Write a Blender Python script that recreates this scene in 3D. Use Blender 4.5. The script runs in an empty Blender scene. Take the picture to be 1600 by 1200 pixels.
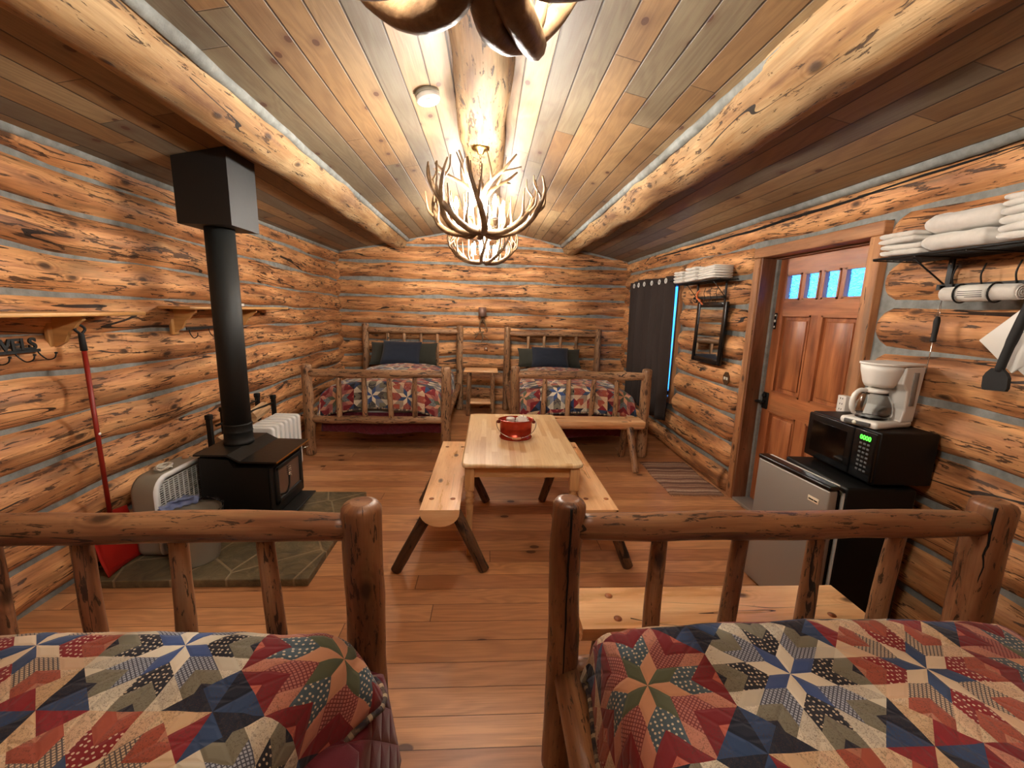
import bpy, math, random
from mathutils import Vector, Matrix, noise as mnoise
R = math.radians
PI = math.pi
scene = bpy.context.scene
COL = scene.collection

# ------------------------------------------------------------------ helpers
def lin(c):
    if isinstance(c, str):
        c = [int(c[i:i+2], 16)/255 for i in (0, 2, 4)]
    return tuple((x/12.92 if x <= .04045 else ((x+.055)/1.055)**2.4) for x in c[:3]) + (1.0,)

class MB:
    """collects shapes, links them as one mesh"""
    def __init__(s):
        s.v = []; s.f = []; s.uv = []; s.sm = []; s.mi = []
    def add(s, vs, fs, uvs, smooth=True, mi=0):
        o = len(s.v)
        s.v += [tuple(v) for v in vs]
        for f, u in zip(fs, uvs):
            s.f.append([i+o for i in f]); s.uv.append(u); s.sm.append(smooth); s.mi.append(mi)
        return s
    def tube(s, pts, rad, seg=12, amp=0, freq=3, cap=.35, seed=0, mi=0, step=None, smooth=True, flat=None):
        pts = [Vector(p) for p in pts]
        if not hasattr(rad, '__len__'): rad = [rad]*len(pts)
        rad = list(rad)
        if step:
            L = [0]
            for a, b in zip(pts, pts[1:]): L.append(L[-1]+(b-a).length)
            n = max(2, int(L[-1]/step))
            np_, nr = [], []
            k = 0
            for i in range(n+1):
                d = L[-1]*i/n
                while k < len(L)-2 and d > L[k+1]: k += 1
                t = (d-L[k])/max(1e-9, L[k+1]-L[k])
                np_.append(pts[k].lerp(pts[k+1], t)); nr.append(rad[k]*(1-t)+rad[k+1]*t)
            pts, rad = np_, nr
        if cap:                                     # rounded ends
            r0, r1 = rad[0], rad[-1]
            d0 = (pts[1]-pts[0]).normalized(); d1 = (pts[-1]-pts[-2]).normalized()
            P0 = pts[0]; P1 = pts[-1]
            pre = [(P0, r0*.55), (P0+d0*r0*cap*.35, r0*.86)]
            post = [(P1-d1*r1*cap*.35, r1*.86), (P1, r1*.55)]
            mid = list(zip(pts, rad))
            mid[0] = (P0+d0*r0*cap, r0); mid[-1] = (P1-d1*r1*cap, r1)
            allp = pre+mid+post
            pts = [a for a, b in allp]; rad = [b for a, b in allp]
        n = len(pts)
        T = []
        for i in range(n):
            a = pts[max(0, i-1)]; b = pts[min(n-1, i+1)]
            t = (b-a)
            T.append(t.normalized() if t.length > 1e-9 else Vector((0, 0, 1)))
        up = Vector((0, 0, 1)) if abs(T[0].z) < .9 else Vector((0, 1, 0))
        x = T[0].cross(up).normalized()
        vs = []; Ls = [0]
        for i in range(n):
            if i: Ls.append(Ls[-1]+(pts[i]-pts[i-1]).length)
            x = (x - T[i]*x.dot(T[i])).normalized()
            y = T[i].cross(x)
            for j in range(seg):
                a = 2*PI*j/seg
                d = x*math.cos(a)+y*math.sin(a)
                r = rad[i]
                if amp:
                    q = pts[i]*freq + d*1.1 + Vector((seed*7.3, seed*3.1, 0))
                    r *= 1+amp*mnoise.noise(q)+amp*.5*mnoise.noise(pts[i]*freq*3+d*2+Vector((0, seed*5.7, 0)))
                p = pts[i]+d*r
                vs.append(p)
        rm = sum(rad)/n
        fs = []; uv = []
        for i in range(n-1):
            for j in range(seg):
                k = (j+1) % seg
                fs.append((i*seg+j, i*seg+k, (i+1)*seg+k, (i+1)*seg+j))
                v0 = 2*PI*j/seg*rm; v1 = 2*PI*(j+1)/seg*rm
                uv.append([(Ls[i], v0), (Ls[i], v1), (Ls[i+1], v1), (Ls[i+1], v0)])
        s.add(vs, fs, uv, smooth, mi)
        o = len(s.v)-len(vs)
        for ring, rev in ((0, True), (n-1, False)):
            idx = [o+ring*seg+j for j in range(seg)]
            if rev: idx = idx[::-1]
            s.f.append(idx); s.sm.append(False); s.mi.append(mi)
            c = pts[ring]
            s.uv.append([((Vector(s.v[i])-c).dot(x)+5, (Vector(s.v[i])-c).dot(y)+5) for i in idx])
        return s
    def box(s, x0, x1, y0, y1, z0, z1, long=0, mi=0, bev=0, M=None):
        if bev:
            return s.rbox(x0, x1, y0, y1, z0, z1, bev, long, mi, M)
        vs = [Vector(p) for p in ((x0,y0,z0),(x1,y0,z0),(x1,y1,z0),(x0,y1,z0),(x0,y0,z1),(x1,y0,z1),(x1,y1,z1),(x0,y1,z1))]
        fs = [(0,3,2,1),(4,5,6,7),(0,1,5,4),(1,2,6,5),(2,3,7,6),(3,0,4,7)]
        ax = [2,2,1,0,1,0]
        uv = [s._buv([vs[i] for i in f], a, long) for f, a in zip(fs, ax)]
        if M: vs = [M@v for v in vs]
        return s.add(vs, fs, uv, False, mi)
    def _buv(s, ps, a, long):
        o = [0, 1, 2]; o.remove(a)
        if long in o: o.remove(long); o = [long]+o
        return [(p[o[0]], p[o[1]]+a*.37) for p in ps]
    def rbox(s, x0, x1, y0, y1, z0, z1, r, long=0, mi=0, M=None, seg=2):
        r = min(r, (x1-x0)*.49, (y1-y0)*.49, (z1-z0)*.49)
        ang = [i/seg*PI/2 for i in range(seg+1)]
        # rings from bottom to top of a rounded rectangle
        rings = []
        prof = [(r*(1-math.sin(a)), r*(1-math.cos(a))) for a in ang]     # inset, height
        zs = [(z0+h, ins) for ins, h in prof] + [(z1-h, ins) for ins, h in prof[::-1]]
        vs = []
        corners = [(x1-r, y1-r, 0), (x0+r, y1-r, PI/2), (x0+r, y0+r, PI), (x1-r, y0+r, 3*PI/2)]
        for z, ins in zs:
            rr = r-ins
            for cx, cy, a0 in corners:
                for a in ang:
                    vs.append(Vector((cx+rr*math.cos(a0+a), cy+rr*math.sin(a0+a), z)))
        m = 4*len(ang); fs = []
        for i in range(len(zs)-1):
            for j in range(m):
                k = (j+1) % m
                fs.append((i*m+j, i*m+k, (i+1)*m+k, (i+1)*m+j))
        fs.append(tuple(range(m))[::-1]); fs.append(tuple((len(zs)-1)*m+j for j in range(m)))
        uv = []
        for f in fs:
            ps = [vs[i] for i in f]
            nrm = (ps[1]-ps[0]).cross(ps[2]-ps[1])
            a = max(range(3), key=lambda q: abs(nrm[q]))
            uv.append(s._buv(ps, a, long))
        if M: vs = [M@v for v in vs]
        s.add(vs, fs, uv, True, mi)
        s.sm[-1] = False; s.sm[-2] = False
        return s
    def lathe(s, prof, c=(0,0,0), seg=20, mi=0, M=None, sx=1, sy=1):
        vs = []; fs = []; uv = []
        n = len(prof); L = 0
        for i, (r, z) in enumerate(prof):
            for j in range(seg):
                a = 2*PI*j/seg
                p = Vector((r*math.cos(a)*sx, r*math.sin(a)*sy, z))
                if M: p = M@p
                vs.append(p+Vector(c))
        for i in range(n-1):
            for j in range(seg):
                k = (j+1) % seg
                fs.append((i*seg+j, i*seg+k, (i+1)*seg+k, (i+1)*seg+j))
                r = max(.01, prof[i][0])
                uv.append([(prof[i][1], j/seg*6.28*r), (prof[i][1], (j+1)/seg*6.28*r), (prof[i+1][1], (j+1)/seg*6.28*r), (prof[i+1][1], j/seg*6.28*r)])
        s.add(vs, fs, uv, True, mi)
        for ring, rev in ((0, True), (n-1, False)):
            if prof[ring][0] > 1e-4:
                idx = [ring*seg+j for j in range(seg)]
                if rev: idx = idx[::-1]
                o = len(s.v)-len(vs)
                s.f.append([i+o for i in idx]); s.sm.append(False); s.mi.append(mi)
                s.uv.append([(vs[i].x, vs[i].y) for i in idx])
        return s
    def prism(s, poly, axis, a0, a1, mi=0, long=None, M=None, smooth=False):
        """poly: 2D points in the plane normal to axis (x->(y,z), y->(x,z), z->(x,y))"""
        def mk(p, a):
            return Vector({0: (a, p[0], p[1]), 1: (p[0], a, p[1]), 2: (p[0], p[1], a)}[axis])
        n = len(poly)
        vs = [mk(p, a0) for p in poly]+[mk(p, a1) for p in poly]
        fs = []; uv = []
        long = axis if long is None else long
        L = 0
        for j in range(n):
            k = (j+1) % n
            d = math.hypot(poly[k][0]-poly[j][0], poly[k][1]-poly[j][1])
            fs.append((j, k, n+k, n+j))
            if long == axis: uv.append([(a0, L), (a0, L+d), (a1, L+d), (a1, L)])
            else: uv.append([(L, a0), (L+d, a0), (L+d, a1), (L, a1)])
            L += d
        if M: vs = [M@v for v in vs]
        s.add(vs, fs, uv, smooth, mi)
        o = len(s.v)-len(vs)
        for idx, rev in ((range(n), True), (range(n, 2*n), False)):
            idx = list(idx)
            if rev: idx = idx[::-1]
            s.f.append([i+o for i in idx]); s.sm.append(False); s.mi.append(mi)
            s.uv.append([poly[i % n] for i in idx])
        return s
    def grid(s, fn, nu, nv, uvfn=None, mi=0, close=False):
        vs = [Vector(fn(i/nu, j/nv)) for i in range(nu+1) for j in range(nv+1)]
        fs = []; uv = []
        for i in range(nu):
            for j in range(nv):
                fs.append((i*(nv+1)+j, (i+1)*(nv+1)+j, (i+1)*(nv+1)+j+1, i*(nv+1)+j+1))
                g = [(i, j), (i+1, j), (i+1, j+1), (i, j+1)]
                uv.append([uvfn(a/nu, b/nv) if uvfn else (a/nu, b/nv) for a, b in g])
        return s.add(vs, fs, uv, True, mi)

def obj(name, mb, mats, parent=None, loc=None, label=None, recalc=True):
    me = bpy.data.meshes.new(name)
    me.from_pydata(mb.v, [], mb.f)
    ul = me.uv_layers.new(name='UVMap')
    flat = []
    for u in mb.uv:
        for a in u: flat += [a[0], a[1]]
    ul.data.foreach_set('uv', flat)
    me.polygons.foreach_set('use_smooth', mb.sm)
    if not isinstance(mats, (list, tuple)): mats = [mats]
    for m in mats: me.materials.append(m)
    if len(mats) > 1: me.polygons.foreach_set('material_index', mb.mi)
    me.update()
    if recalc:
        import bmesh
        bm = bmesh.new(); bm.from_mesh(me)
        bmesh.ops.recalc_face_normals(bm, faces=bm.faces)
        bm.to_mesh(me); bm.free()
    o = bpy.data.objects.new(name, me); COL.objects.link(o)
    if parent: o.parent = parent
    if loc: o.location = loc
    if label: o['label'] = label
    return o

def thing(name, label, cat, loc=(0,0,0), rotz=0, group=None):
    o = bpy.data.objects.new(name, None); COL.objects.link(o)
    o.empty_display_size = .1
    o.location = loc; o.rotation_euler = (0, 0, rotz)
    return tag(o, label, cat, group)
def tag(o, label, cat, group=None):
    o['label'] = label; o['category'] = cat
    if group: o['group'] = group
    return o
def struct(name, mb, m, label=None, parent=None, recalc=True):
    o = obj(name, mb, m, parent, label=label, recalc=recalc)
    if not parent: o['kind'] = 'structure'
    return o
def text_mesh(name, body, size, mat, parent, M, depth=.002, bold=0, label=None):
    cu = bpy.data.curves.new(name, 'FONT'); cu.body = body; cu.size = size; cu.extrude = depth; cu.offset = bold
    cu.align_x = 'CENTER'; cu.align_y = 'CENTER'
    t = bpy.data.objects.new(name+'_tmp', cu); COL.objects.link(t)
    dg = bpy.context.evaluated_depsgraph_get()
    me = bpy.data.meshes.new_from_object(t.evaluated_get(dg)); 
    bpy.data.objects.remove(t); bpy.data.curves.remove(cu)
    me.transform(M); me.materials.clear(); me.materials.append(mat)
    o = bpy.data.objects.new(name, me); COL.objects.link(o); o.parent = parent
    if label: o['label'] = label
    return o

# ------------------------------------------------------------------ materials
class S:
    """socket wrapper, arithmetic builds Math nodes"""
    def __init__(s, nt, sock): s.nt = nt; s.k = sock
    def _m(s, op, *o, clamp=False):
        n = s.nt.nodes.new('ShaderNodeMath'); n.operation = op; n.use_clamp = clamp
        for i, x in enumerate((s,)+o):
            if isinstance(x, S): s.nt.links.new(x.k, n.inputs[i])
            else: n.inputs[i].default_value = x
        return S(s.nt, n.outputs[0])
    def __add__(s, o): return s._m('ADD', o)
    __radd__ = __add__
    def __sub__(s, o): return s._m('SUBTRACT', o)
    def __rsub__(s, o): return (s*-1)+o
    def __mul__(s, o): return s._m('MULTIPLY', o)
    __rmul__ = __mul__
    def __truediv__(s, o): return s._m('DIVIDE', o)
    def floor(s): return s._m('FLOOR')
    def fract(s): return s._m('FRACT')
    def mod(s, o): return s._m('FLOORED_MODULO', o)
    def abs(s): return s._m('ABSOLUTE')
    def lt(s, o): return s._m('LESS_THAN', o)
    def gt(s, o): return s._m('GREATER_THAN', o)
    def mn(s, o): return s._m('MINIMUM', o)
    def mx(s, o): return s._m('MAXIMUM', o)
    def sin(s): return s._m('SINE')
    def cos(s): return s._m('COSINE')
    def sqrt(s): return s._m('SQRT')
    def atan2(s, o): return s._m('ARCTAN2', o)

class MT:
    def __init__(s, name):
        s.m = bpy.data.materials.new(name); s.m.use_nodes = True
        s.nt = s.m.node_tree; s.nt.nodes.clear()
        s.out = s.n('ShaderNodeOutputMaterial'); s.b = s.n('ShaderNodeBsdfPrincipled')
        s.nt.links.new(s.b.outputs[0], s.out.inputs[0])
    def n(s, t): return s.nt.nodes.new(t)
    def l(s, a, b):
        s.nt.links.new(a.k if isinstance(a, S) else a, b)
    def S(s, sock): return S(s.nt, sock)
    def uv(s, rnd=True):
        u = s.n('ShaderNodeUVMap'); u.uv_map = 'UVMap'
        if not rnd: return u.outputs[0]
        oi = s.n('ShaderNodeObjectInfo')
        a = s.n('ShaderNodeVectorMath'); a.operation = 'MULTIPLY_ADD'
        cb = s.n('ShaderNodeCombineXYZ')
        r = s.S(oi.outputs['Random'])
        s.l(r*37.7, cb.inputs[0]); s.l(r*91.3, cb.inputs[1]); s.l(r*11, cb.inputs[2])
        s.l(u.outputs[0], a.inputs[0]); a.inputs[1].default_value = (1,1,1); s.l(cb.outputs[0], a.inputs[2])
        return a.outputs[0]
    def objc(s):
        return s.n('ShaderNodeTexCoord').outputs['Object']
    def sc(s, vec, x, y, z=1):
        m = s.n('ShaderNodeMapping'); m.inputs['Scale'].default_value = (x, y, z); s.l(vec, m.inputs[0]); return m.outputs[0]
    def noise(s, vec, scale=1, detail=4, rough=.55, dist=0):
        t = s.n('ShaderNodeTexNoise'); t.inputs['Scale'].default_value = scale; t.inputs['Detail'].default_value = detail
        t.inputs['Roughness'].default_value = rough; t.inputs['Distortion'].default_value = dist
        s.l(vec, t.inputs['Vector']); return s.S(t.outputs[0])
    def voro(s, vec, scale=1, feat='F1', out='Distance', rnd=1):
        t = s.n('ShaderNodeTexVoronoi'); t.voronoi_dimensions = '2D'; t.feature = feat; t.inputs['Scale'].default_value = scale
        t.inputs['Randomness'].default_value = rnd
        s.l(vec, t.inputs['Vector']); return t.outputs[out]
    def white(s, a, b=None):
        t = s.n('ShaderNodeTexWhiteNoise'); t.noise_dimensions = '2D'
        c = s.n('ShaderNodeCombineXYZ'); s.l(a, c.inputs[0])
        if b is not None: s.l(b, c.inputs[1])
        s.l(c.outputs[0], t.inputs['Vector']); return s.S(t.outputs['Value'])
    def ramp(s, fac, stops, interp='LINEAR'):
        r = s.n('ShaderNodeValToRGB'); cr = r.color_ramp; cr.interpolation = interp
        while len(cr.elements) < len(stops): cr.elements.new(.5)
        for e, (p, c) in zip(cr.elements, sorted(stops, key=lambda q: q[0])):
            e.position = p; e.color = lin(c) if isinstance(c, str) else ((c, c, c, 1) if not hasattr(c, '__len__') else c)
        s.l(fac, r.inputs[0]); return s.S(r.outputs[0])
    def smooth(s, fac, a, b):
        r = s.n('ShaderNodeMapRange'); r.interpolation_type = 'SMOOTHSTEP'
        r.inputs[1].default_value = a; r.inputs[2].default_value = b; s.l(fac, r.inputs[0]); return s.S(r.outputs[0])
    def mix(s, fac, a, b, mode='MIX'):
        n = s.n('ShaderNodeMix'); n.data_type = 'RGBA'; n.blend_type = mode
        for k, x in ((0, fac), (6, a), (7, b)):
            if isinstance(x, S): s.l(x, n.inputs[k])
            elif k == 0: n.inputs[0].default_value = x
            else: n.inputs[k].default_value = lin(x) if isinstance(x, str) else x
        return s.S(n.outputs[2])
    def bump(s, h, strength=.3, dist=.01):
        b = s.n('ShaderNodeBump'); b.inputs['Strength'].default_value = strength; b.inputs['Distance'].default_value = dist
        s.l(h, b.inputs['Height']); s.l(b.outputs[0], s.b.inputs['Normal'])
    def color(s, c):
        if isinstance(c, S): s.l(c, s.b.inputs['Base Color'])
        else: s.b.inputs['Base Color'].default_value = lin(c)
    def set(s, **k):
        for a, v in k.items():
            a = a.replace('_', ' ')
            if isinstance(v, S): s.l(v, s.b.inputs[a])
            else: s.b.inputs[a].default_value = v
        return s

def plain(name, c, rough=.5, metal=0, bump=0, bscale=60, var=0, **k):
    t = MT(name)
    if var:
        nz = t.noise(t.objc(), 9, 4)
        t.color(t.mix(nz*var, c, '202020', 'MULTIPLY'))
    else: t.color(c)
    t.set(Roughness=rough, Metallic=metal)
    if bump: t.bump(t.noise(t.objc(), bscale, 3), bump, .004)
    for a, v in k.items(): t.b.inputs[a.replace('_', ' ')].default_value = v
    return t.m

def ds(c, k=.30, g=1.0):
    v = [int(c[i:i+2], 16) for i in (0, 2, 4)]; m_ = .3*v[0]+.59*v[1]+.11*v[2]
    return ''.join('%02x' % max(0, min(255, int((x+(m_-x)*k)*g))) for x in v)
def log_wood(name, light, mid, deep, bark, fleck=.5, rough=.5, crack=.006, bump=.5, fs=(8, 46), ms=(1.1, 3.5), knot=True, blotch=.6, gain=1.1, sat=.2):
    light, mid, deep, bark = ds(light, sat, gain), ds(mid, sat, gain), ds(deep, sat, gain), ds(bark, .2)
    t = MT(name); uv = t.uv()
    n1 = t.noise(t.sc(uv, 1.3, 9), 1, 5, .6, .3)
    c = t.ramp(n1, [(.32, deep), (.46, mid), (.62, light)])
    g = t.noise(t.sc(uv, 4, 150), 1, 3)
    c = t.mix(t.smooth(g, .35, .75)*.35, c, deep, 'MIX')
    # large warm / dull blotches of the peeled surface
    bl = t.noise(t.sc(uv, 1.5, 4), 1, 2)
    c = t.mix(t.smooth(bl, .45, .7)*blotch*.5, c, deep)
    wt = t.noise(t.sc(uv, 2.2, 14), 1, 4)
    c = t.mix(t.smooth(wt, .52, .68)*blotch*.45, c, '6c6044')
    # slivers of bark
    f1 = t.noise(t.sc(uv, fs[0], fs[1]), 1, 5, .65, .8)
    mask = t.noise(t.sc(uv, ms[0], ms[1]*2), 1, 3)
    th = (mask*-.30)+(.80-.14*fleck)
    fl = t.smooth(f1-th, 0, .05)
    c = t.mix(fl*.9, c, bark)
    # long drying cracks
    cr = t.noise(t.sc(uv, .35, 4.2), 1, 2, .5, .25)
    cr2 = t.noise(t.sc(uv, .5, 1), 1, 2)
    cm = (cr-.5).abs().lt(crack)*cr2.gt(.5)
    c = t.mix(cm*.95, c, '120a06')
    h = (n1*.6)-(fl*.35)-(cm*1.5)+(g*.1)
    if knot:
        kd = t.S(t.voro(t.sc(uv, 1.9, 3.6), 1))+(t.noise(t.sc(uv, 9, 20), 1, 2)*.06-.03)
        kn = 1-t.smooth(kd, .035, .085)
        ring = (kd*110).sin()*.5+.5
        c = t.mix((1-t.smooth(kd, .08, .24))*ring*.45, c, deep)
        c = t.mix(kn*.85, c, bark)
        h = h+kn*.25
    t.color(c); t.set(Roughness=t.smooth(n1, 0, 1)*.25+rough-.1)
    t.bump(h, bump, .012)
    return t.m

def board_wood(name, W, L, pal, gain=1.0, sat=.15, rough=.4, groove='2a1608', knots=(2.2, .55), gw=.014, knotcol='4b2413', grain=1, off=0, kth=.055, coat=0):
    """tongue-and-groove boards: u runs along the boards, v across"""
    pal = [ds(p, sat, gain) for p in pal]
    t = MT(name); uv = t.uv(False)
    sp = t.n('ShaderNodeSeparateXYZ'); t.l(uv, sp.inputs[0])
    u = t.S(sp.outputs[0]); v = t.S(sp.outputs[1])+off
    q = v/W; idx = q.floor(); fr = q-idx
    r1 = t.white(idx)
    uu = u+r1*7.0
    sg = (uu/L).floor(); fu = uu/L-sg
    r2 = t.white(idx, sg+3.3)
    c = t.ramp(r2, [(i/len(pal), p) for i, p in enumerate(pal)], 'CONSTANT')
    cb = t.n('ShaderNodeCombineXYZ'); t.l(u+r2*31, cb.inputs[0]); t.l(v+r2*17, cb.inputs[1]); t.l(r2*9, cb.inputs[2])
    w = cb.outputs[0]
    n1 = t.noise(t.sc(w, .8, 5), 1, 3, .5, .5)
    # cathedral grain: rings of a stretched noise
    ring = ((n1*70).sin()*.5+.5)
    c = t.mix(ring*.22*grain, c, knotcol)
    g = t.noise(t.sc(w, 5, 160), 1, 3)
    c = t.mix(t.smooth(g, .4, .8)*.25, c, knotcol)
    bl = t.noise(t.sc(w, .9, 3), 1, 3)
    c = t.mix(t.smooth(bl, .5, .8)*.35, c, pal[-1])
    kv = t.n('ShaderNodeTexVoronoi'); kv.voronoi_dimensions = '2D'; kv.inputs['Scale'].default_value = 1
    t.l(t.sc(w, knots[0], knots[0]*1.7), kv.inputs['Vector'])
    kd = t.S(kv.outputs['Distance'])
    sc_ = t.n('ShaderNodeSeparateColor'); t.l(kv.outputs['Color'], sc_.inputs[0])
    on = t.S(sc_.outputs[0]).gt(knots[1])
    kn = (1-t.smooth(kd, kth, kth*1.35))*on
    c = t.mix((1-t.smooth(kd, kth, kth*4))*on*.35, c, knotcol)
    c = t.mix(kn*.9, c, knotcol)
    e = fr.mn(1-fr)
    gr = 1-t.smooth(e, gw*.5, gw*1.6)
    e2 = fu.mn(1-fu)*L
    gr2 = 1-t.smooth(e2, .001, .004)
    gg = gr.mx(gr2*.8)
    c = t.mix(gg*.85, c, groove)
    t.color(c); t.set(Roughness=rough)
    if coat: t.set(Coat_Weight=coat, Coat_Roughness=.25)
    t.bump((gg*-1)+(g*.08)+(ring*.04), .6, .006)
    return t.m

M = {}
M['wall_log'] = log_wood('peeled_wall_log', 'cd9054', 'aa6c38', '6c3e1e', '3c2212', fleck=.66, rough=.6, crack=.0045, gain=1.22, sat=.20, fs=(7, 50), blotch=.75, bump=.7)
M['beam_log'] = log_wood('peeled_beam_log', 'dcb47c', 'c08d52', '8a5a30', '3a2414', fleck=.42, rough=.75, crack=.0035, blotch=.7, gain=.86, sat=.12, bump=.9)
M['bed_log'] = log_wood('varnished_bed_log', 'b0703c', '925228', '6a3516', '2c150a', gain=1.05, sat=.32, fleck=.6, rough=.33, crack=.002, bump=.3, fs=(14, 70), ms=(3, 8))
M['bed_log_far'] = log_wood('varnished_pale_log', 'bc8450', 'a06636', '7a4824', '30180c', sat=.34, fleck=.75, rough=.42, crack=.002, bump=.35, fs=(12, 60), ms=(3, 8))
M['bark'] = log_wood('bench_leg_log', '7a5233', '5e3a20', '3f2512', '1a0e08', fleck=.6, rough=.5, crack=.004, fs=(12, 60))
M['bench_top'] = log_wood('varnished_bench_pine', 'e2b27c', 'd6a068', 'c0864e', '4a2412', gain=1.18, fleck=-.3, rough=.28, crack=.0008, bump=.12, knot=True, blotch=.4)
M['trim_wood'] = log_wood('rough_sawn_trim', 'bb7d48', 'a5683a', '804a24', '3a1f10', fleck=.0, rough=.6, crack=.0008, bump=.25, knot=True)
M['shelf_wood'] = log_wood('varnished_pine_shelf', 'd49a50', 'c08440', 'a06a30', '5a3216', fleck=-.5, rough=.35, crack=0, bump=.08, knot=False)
M['table_leg'] = log_wood('varnished_turned_wood', 'd09a5e', 'c08a50', 'a4703c', '6a3e1e', fleck=-.6, rough=.25, crack=0, bump=.05, knot=False, blotch=.3)
M['door_wood'] = log_wood('stained_fir_door', 'a8602f', '8e4b24', '642f15', '2c1208', gain=1.2, fleck=-.5, rough=.35, crack=0, bump=.06, knot=False, blotch=.5)
M['dark_jamb'] = log_wood('stained_door_jamb', '8a5230', '71402242'[:6], '50290f', '25120a', fleck=-.1, rough=.5, crack=0, bump=.2, knot=False)
M['ceiling'] = board_wood('ceiling_pine_boards', .137, 2.7, ['caa06a', 'bc8e5c', 'a8946e', 'd4a468', '96866a', 'c6945a', 'dab27a', 'b0804e'], gain=.70, sat=.12, rough=.6, knots=(2.6, .60), coat=.05, gw=.026, groove='1c0e06', knotcol='43200f')
M['floor'] = board_wood('floor_pine_boards', .137, 3.1, ['a8754a', 'a06c42', 'b07c50', '98643e', 'ac7850', 'a27048'], gain=1.27, sat=.12, rough=.46, groove='3a1c0e', knots=(1.7, .6), gw=.010, knotcol='4a2413', kth=.05, coat=.08)

def tabletop_mat():
    t = MT('butcher_block_maple'); uv = t.uv(False)
    sp = t.n('ShaderNodeSeparateXYZ'); t.l(uv, sp.inputs[0])
    u = t.S(sp.outputs[0]); v = t.S(sp.outputs[1])
    i = (v/.042).floor(); r = t.white(i); s = ((u+r*5)/.55).floor(); r2 = t.white(i, s+.5)
    c = t.ramp(r2, [(0, 'e6c898'), (.3, 'eed4a8'), (.6, 'dfbd8c'), (.85, 'd8b280')], 'CONSTANT')
    g = t.noise(t.sc(uv, 5, 90), 1, 4)
    c = t.mix(t.smooth(g, .4, .8)*.3, c, 'b07c44')
    t.color(c); t.set(Roughness=.28, Coat_Weight=.3, Coat_Roughness=.15); return t.m
M['tabletop'] = tabletop_mat()

def chink_mat():
    t = MT('grey_chinking'); o = t.objc()
    n = t.noise(o, 14, 5, .6); n2 = t.noise(o, 120, 3)
    t.color(t.ramp(n, [(.3, '6c6e6a'), (.7, '8d908c')])); t.set(Roughness=.85)
    t.bump(n+n2*.3, .4, .01); return t.m
M['chink'] = chink_mat()

def slate_mat():
    t = MT('flagstone_hearth'); o = t.objc()
    e = t.S(t.voro(t.sc(o, 2.6, 2.3, .2), 1, 'DISTANCE_TO_EDGE'))
    cell = t.voro(t.sc(o, 2.6, 2.3, .2), 1, 'F1', 'Color')
    n = t.noise(o, 7, 6, .65, 1.2)
    c = t.ramp(n, [(.3, '4a4230'), (.5, '6c6046'), (.7, '8a7a5a')])
    sc_ = t.n('ShaderNodeSeparateColor'); t.l(cell, sc_.inputs[0])
    c = t.mix(t.S(sc_.outputs[0])*.3, c, '3c4038')
    gl = 1-t.smooth(e, .012, .022)
    c = t.mix(gl*.6, c, 'a09070')
    t.color(c); t.set(Roughness=.45); t.bump(n-(gl*.4), .5, .02); return t.m
M['slate'] = slate_mat()

def fabric(name, c, c2=None, rough=.9, weave=400, sheen=.2, quilt=0):
    t = MT(name); uv = t.uv(False)
    n = t.noise(t.objc(), 30, 4)
    t.color(t.mix(n*.6, c, c2 or c)); t.set(Roughness=rough, Sheen_Weight=sheen)
    h = t.noise(t.objc(), weave, 2)*.2
    if quilt:
        sp = t.n('ShaderNodeSeparateXYZ'); t.l(uv, sp.inputs[0]); u = t.S(sp.outputs[0]); v = t.S(sp.outputs[1])
        a = ((u+v)*quilt*PI).sin().abs(); b = ((u-v)*quilt*PI).sin().abs()
        h = h+(a.mn(b)).sqrt()*3
    t.bump(h, .6, .006); return t.m
M['burgundy'] = fabric('burgundy_quilted_cotton', '6c1729', '4e0f1e', quilt=9)
M['navy'] = fabric('navy_pillowcase', '152133', '0f1826')
M['olive'] = fabric('olive_pillowcase', '34352c', '26271f')
M['sheet'] = fabric('white_sheet', 'd8d4cc', 'b8b4ac')
M['towel'] = fabric('white_terry', 'd6d0c6', 'a8a298', weave=160, sheen=.5)
M['curtain'] = fabric('brown_curtain', '30241f', '221916', sheen=0)
M['orange'] = plain('orange_plastic', 'c8602a', .5)

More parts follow.
